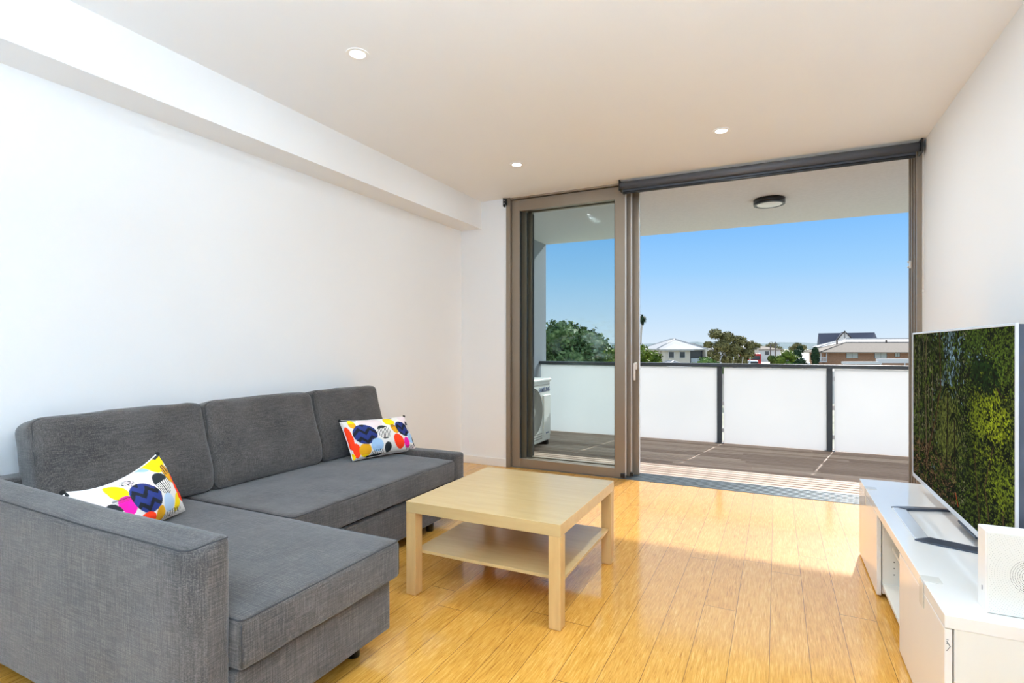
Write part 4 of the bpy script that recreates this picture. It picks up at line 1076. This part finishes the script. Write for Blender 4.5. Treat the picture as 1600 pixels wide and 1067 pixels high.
# middle distance strip of houses between gum tree and brick house
specs = [(44.5, 112, 4.2, .6, 1.5, 'white_r', 'rf_white', 'small white roofed house right beside the gum tree'), (53, 125, 8, .9, 1.55, 'render_c', 'rf_white', 'wide pale roofed house in the middle distance, behind the leafy street trees'),
         (66, 140, 7, .4, 1.2, 'white_r', 'rf_brown', 'pinkish roofed house in the distance behind the rounded dark tree'), (45.8, 104, 2.8, -.9, -.3, 'white_r', 'rf_white', 'low white shed beside the red truck')]
for k, (lt, d, w, zw, zr, wl, rf, lab) in enumerate(specs):
    house('house' if k < 3 else 'shed', lt, d, -w/2, w/2, 0, 6, zw, zr, wl, rf, lab, [(0, zw-1.4, 1.0, .9)], ridges=False, cat='house' if k < 3 else 'shed', ov=.3)
for k, (lt, d, bl_, mt_, lab) in enumerate([
    (73.0, 152, [(0, 0, 1.0, 1.9), (-1.9, 0, .4, 1.5), (2.0, 0, .3, 1.4)], 'lf_gum', 'flat-topped distant tree on the skyline left of the rounded dark tree'),
    (77.0, 146, [(0, 0, 1.3, 1.3), (1.6, 0, .8, 1.1), (-1.4, 0, .5, 1.0)], 'lf_gum', 'twisted open-crowned tree on the skyline left of the slate roof'),
    (47.9, 94, [(0, 0, -.3, 1.2), (1.2, 0, -1.2, 1.3), (-1.3, 0, -1.2, 1.2), (0, 0, -2.2, 1.4)], 'lf_yel', 'yellow-green street tree in front of the distant pale houses'),
    (46.6, 97, [(0, 0, -1.0, .8), (.7, 0, -1.7, .9)], 'lf_mid', 'dusty green street tree right of the red truck'),
    (51.7, 98, [(0, 0, .1, .75), (-.1, 0, -.6, .9), (.1, 0, -1.3, .85)], 'lf_con', 'rounded dark green tree left of the conical hedge trees'),
    (46.9, 88, [(0, 0, -1.3, .8), (-.6, 0, -2.0, .9), (.7, 0, -1.9, .7)], 'lf_con', 'low dark clipped bush just above the railing left of the brick house'),
    (60.7, 114, [(0, 0, .9, .6), (.1, 0, .3, .7)], 'lf_con', 'small bushy tree on the skyline left of the brick house'),
    (43.0, 84, [(0, 0, -1.9, .8), (1.0, 0, -2.1, .8)], 'lf_mid', 'low green shrub above the railing right of the gum tree')]):
    tree('tree' if k not in (5, 7) else 'bush', lt, d, bl_, mt_, .17, 1700, lab, 'tree' if k not in (5, 7) else 'bush', None, trunk=.15, seed=30+k)
# slender conifers beside the porch
o = out_thing('conifer', 54.4, 97, 'dark columnar conifer at the left end of the brick house', 'tree'); mt = lm(54.4, 97)
b = bmesh.new(); rng = random.Random(77); t = bmesh.new(); bmesh.ops.create_icosphere(t, subdivisions=3, radius=1)
for v in t.verts: v.co = Vector((v.co.x*.55, v.co.y*.55, v.co.z*1.6))
merge(b, t, 0, Matrix.Translation((0, 0, -.7)))
for _ in range(1300):
    d = Vector((rng.gauss(0, 1), rng.gauss(0, 1), rng.gauss(0, 1))).normalized(); p = Vector((d.x*.65, d.y*.65, -.7+d.z*1.75)); b.faces.new([b.verts.new(p+Vector((rng.uniform(-.14, .14), rng.uniform(-.14, .14), rng.uniform(-.16, .16)))) for _ in range(3)])
b.transform(mt); link('foliage', b, M['lf_con'], o)
b = bmesh.new(); tube(b, [(0, 0, -2.7), (0, 0, -1)], .12, 8); b.transform(mt); link('trunk', b, M['bark'], o)
# power poles, masts
for lt, d, zt, lean, lab in [(47.8, 100, 1.6, 0, 'timber power pole right of the gum tree'), (50.6, 104, 2.0, .1, 'timber power pole among the distant street trees')]:
    o = out_thing('power_pole', lt, d, lab, 'pole'); mt = lm(lt, d)
    b = bmesh.new(); tube(b, [(0, 0, -2.7), (lean, 0, zt)], .12, 8); b.transform(mt); link('pole', b, M['polew'], o)
    b = bmesh.new(); B(b, -.8, .8, -.06, .06, zt-.5, zt-.38); b.transform(mt); link('cross_arm', b, M['polew'], o)
for k, (x, ln, lab) in enumerate([(24.6, 1.9, 'leftmost leaning pale mast in front of the gum tree, longest'), (26.6, .8, 'short leaning pale mast, second from the left below the gum tree'), (28.4, .5, 'leaning pale mast, third from the left below the gum tree'), (29.6, .5, 'leaning pale mast, second from the right below the gum tree'), (30.6, .4, 'rightmost leaning pale mast below the gum tree')]):
    b = bmesh.new(); mt = lm(x, 70); tube(b, [(-ln, 0, -2.6), (0, 0, -1.9), (ln*.6, 0, -.2)], .05, 6); tube(b, [(-ln, 0, GZ), (-ln, 0, -2.5)], .05, 6); b.transform(mt)
    tag(link('leaning_mast', b, M['pole']), lab, 'mast', 'pale masts below the gum tree')
# vehicles
def vehicle(name, lt, d, z, w, h, mat, label, cat, truck=False):
    o = out_thing(name, lt, d, label, cat, z=z); mt = lm(lt, d, z)
    b = bmesh.new()
    if truck: B(b, -w/2, w/2, 0, 4, .4, h, .1)
    else:
        B(b, -w/2, w/2, 0, 1.8, .3, .85, .15); t = bmesh.new(); B(t, -w*.3, w*.3, .15, 1.65, .8, h, .18); merge(b, t)
    b.transform(mt); link('body', b, M[mat], o)
    b = bmesh.new(); 
    if truck: B(b, -w*.4, w*.4, -.03, .03, h*.6, h*.85)
    else: B(b, -w*.26, w*.26, .12, .2, .9, h-.12)
    b.transform(mt); link('window', b, M['win'], o)
    b = bmesh.new()
    for x in (-w*.32, w*.32): cyl(b, (x, -.04, .35), (x, .2, .35), .34, n=16)
    b.transform(mt); link('wheel', b, M['tyre'], o)
vehicle('truck', 42.7, 95, -2.7, 2.2, 2.6, 'red', 'red truck parked to the right of the gum tree', 'truck', True)
vehicle('car', 37.4, 88, -2.7, 3.6, 1.4, 'cars', 'silver car parked under the gum tree, left of the red truck', 'car')
vehicle('car', 40.4, 90, -2.7, 2.4, 1.5, 'carw', 'white car parked directly left of the red truck', 'car')
vehicle('car', 49.4, 98, -2.7, 3.4, 1.4, 'carw', 'white car parked between the street trees', 'car')
vehicle('van', 53.3, 101, -2.7, 5.0, 1.9, 'carw', 'long white van parked left of the columnar conifer', 'van')


# pieces that do not touch become parts of their own
SPLIT = {'clamp', 'wheel', 'pane', 'screw', 'corner_tab', 'guide_block', 'roof_vent', 'pressed_groove', 'platform', 'post', 'glazing_seal', 'foot', 'stand_neck', 'bracket', 'roof_sheet', 'edge_strip', 'seam', 'shelf_peg_hole'}
for o in list(COL.objects):
    if o.type != 'MESH' or o.name.split('.')[0] not in SPLIT: continue
    me = o.data; par = list(range(len(me.vertices)))
    def find(a):
        while par[a] != a: par[a] = par[par[a]]; a = par[a]
        return a
    for e in me.edges: par[find(e.vertices[0])] = find(e.vertices[1])
    bb = {}
    for v in me.vertices:
        k = find(v.index); c = v.co; q = bb.setdefault(k, [c.copy(), c.copy()])
        for a in range(3): q[0][a] = min(q[0][a], c[a]); q[1][a] = max(q[1][a], c[a])
    ks = list(bb); grp = {k: k for k in ks}
    def g2(a):
        while grp[a] != a: a = grp[a]
        return a
    for i, a in enumerate(ks):                       # islands whose boxes touch stay one piece
        for c in ks[i+1:]:
            if all(bb[a][0][t] <= bb[c][1][t]+.002 and bb[c][0][t] <= bb[a][1][t]+.002 for t in range(3)): grp[g2(a)] = g2(c)
    roots = {}
    for p in me.polygons: roots.setdefault(g2(find(p.vertices[0])), []).append(p)
    if len(roots) < 2: continue
    nm = o.name.split('.')[0]; first = True
    for ps in roots.values():
        m2 = bpy.data.meshes.new(nm); mp = {}; fs = []
        for p in ps:
            for v in p.vertices: mp.setdefault(v, len(mp))
            fs.append([mp[v] for v in p.vertices])
        m2.from_pydata([me.vertices[v].co for v in mp], [], fs)
        for q, p in zip(m2.polygons, ps): q.use_smooth = p.use_smooth
        for mt_ in me.materials: m2.materials.append(mt_)
        if first: o2 = o; first = False; newdata = m2
        else:
            o2 = bpy.data.objects.new(nm, m2); COL.objects.link(o2); o2.parent = o.parent; o2.matrix_parent_inverse = o.matrix_parent_inverse
            o2.location = o.location; o2.rotation_euler = o.rotation_euler
            if 'label' in o: o2['label'] = o['label']
    o.data = newdata

# ------------------------------------------------------------------ LIGHT
w = bpy.data.worlds.new('sky'); S.world = w; w.use_nodes = True; nt = w.node_tree; nt.nodes.clear()
out = nt.nodes.new('ShaderNodeOutputWorld'); bg = nt.nodes.new('ShaderNodeBackground')
tc = nt.nodes.new('ShaderNodeTexCoord'); spx = nt.nodes.new('ShaderNodeSeparateXYZ'); nt.links.new(tc.outputs['Generated'], spx.inputs[0])
col = ramp(nt, spx.outputs['Z'], [(0., L(222, 238, 252)), (.05, L(200, 228, 253)), (.13, L(160, 211, 255)), (.24, L(112, 184, 254)), (.36, (.75, .95, 1.25, 1)), (.55, (1.1, 1.3, 1.6, 1)), (1., (.6, .8, 1.1, 1))])
nt.links.new(col, bg.inputs['Color']); bg.inputs['Strength'].default_value = 1.0
nt.links.new(bg.outputs[0], out.inputs['Surface'])
sl = bpy.data.lights.new('sun', 'SUN'); sl.energy = 6.5; sl.angle = math.radians(.8); sl.color = (1, .965, .92)
so = bpy.data.objects.new('sun', sl); COL.objects.link(so)
so.rotation_euler = Vector((-.31, -1.53, -1)).to_track_quat('-Z', 'Y').to_euler()

# ------------------------------------------------------------------ CAMERA
cam = bpy.data.cameras.new('camera'); co = bpy.data.objects.new('camera', cam); COL.objects.link(co); S.camera = co
cam.sensor_width = 36; cam.sensor_fit = 'HORIZONTAL'; cam.lens = 845/1600*36
cam.shift_y = 7.5/1600; cam.clip_end = 6000; cam.clip_start = .02
co.location = (0, 0, 1.2); co.rotation_euler = (PI/2, 0, TH)

S.view_settings.view_transform = 'Standard'; S.view_settings.look = 'None'; S.view_settings.gamma = 1; S.view_settings.exposure = 0
S.view_settings.use_curve_mapping = False
cy = S.cycles
cy.max_bounces = 14; cy.diffuse_bounces = 10; cy.glossy_bounces = 6; cy.transparent_max_bounces = 16; cy.transmission_bounces = 6
cy.use_denoising = True; cy.sample_clamp_indirect = 6; cy.caustics_reflective = False; cy.caustics_refractive = False
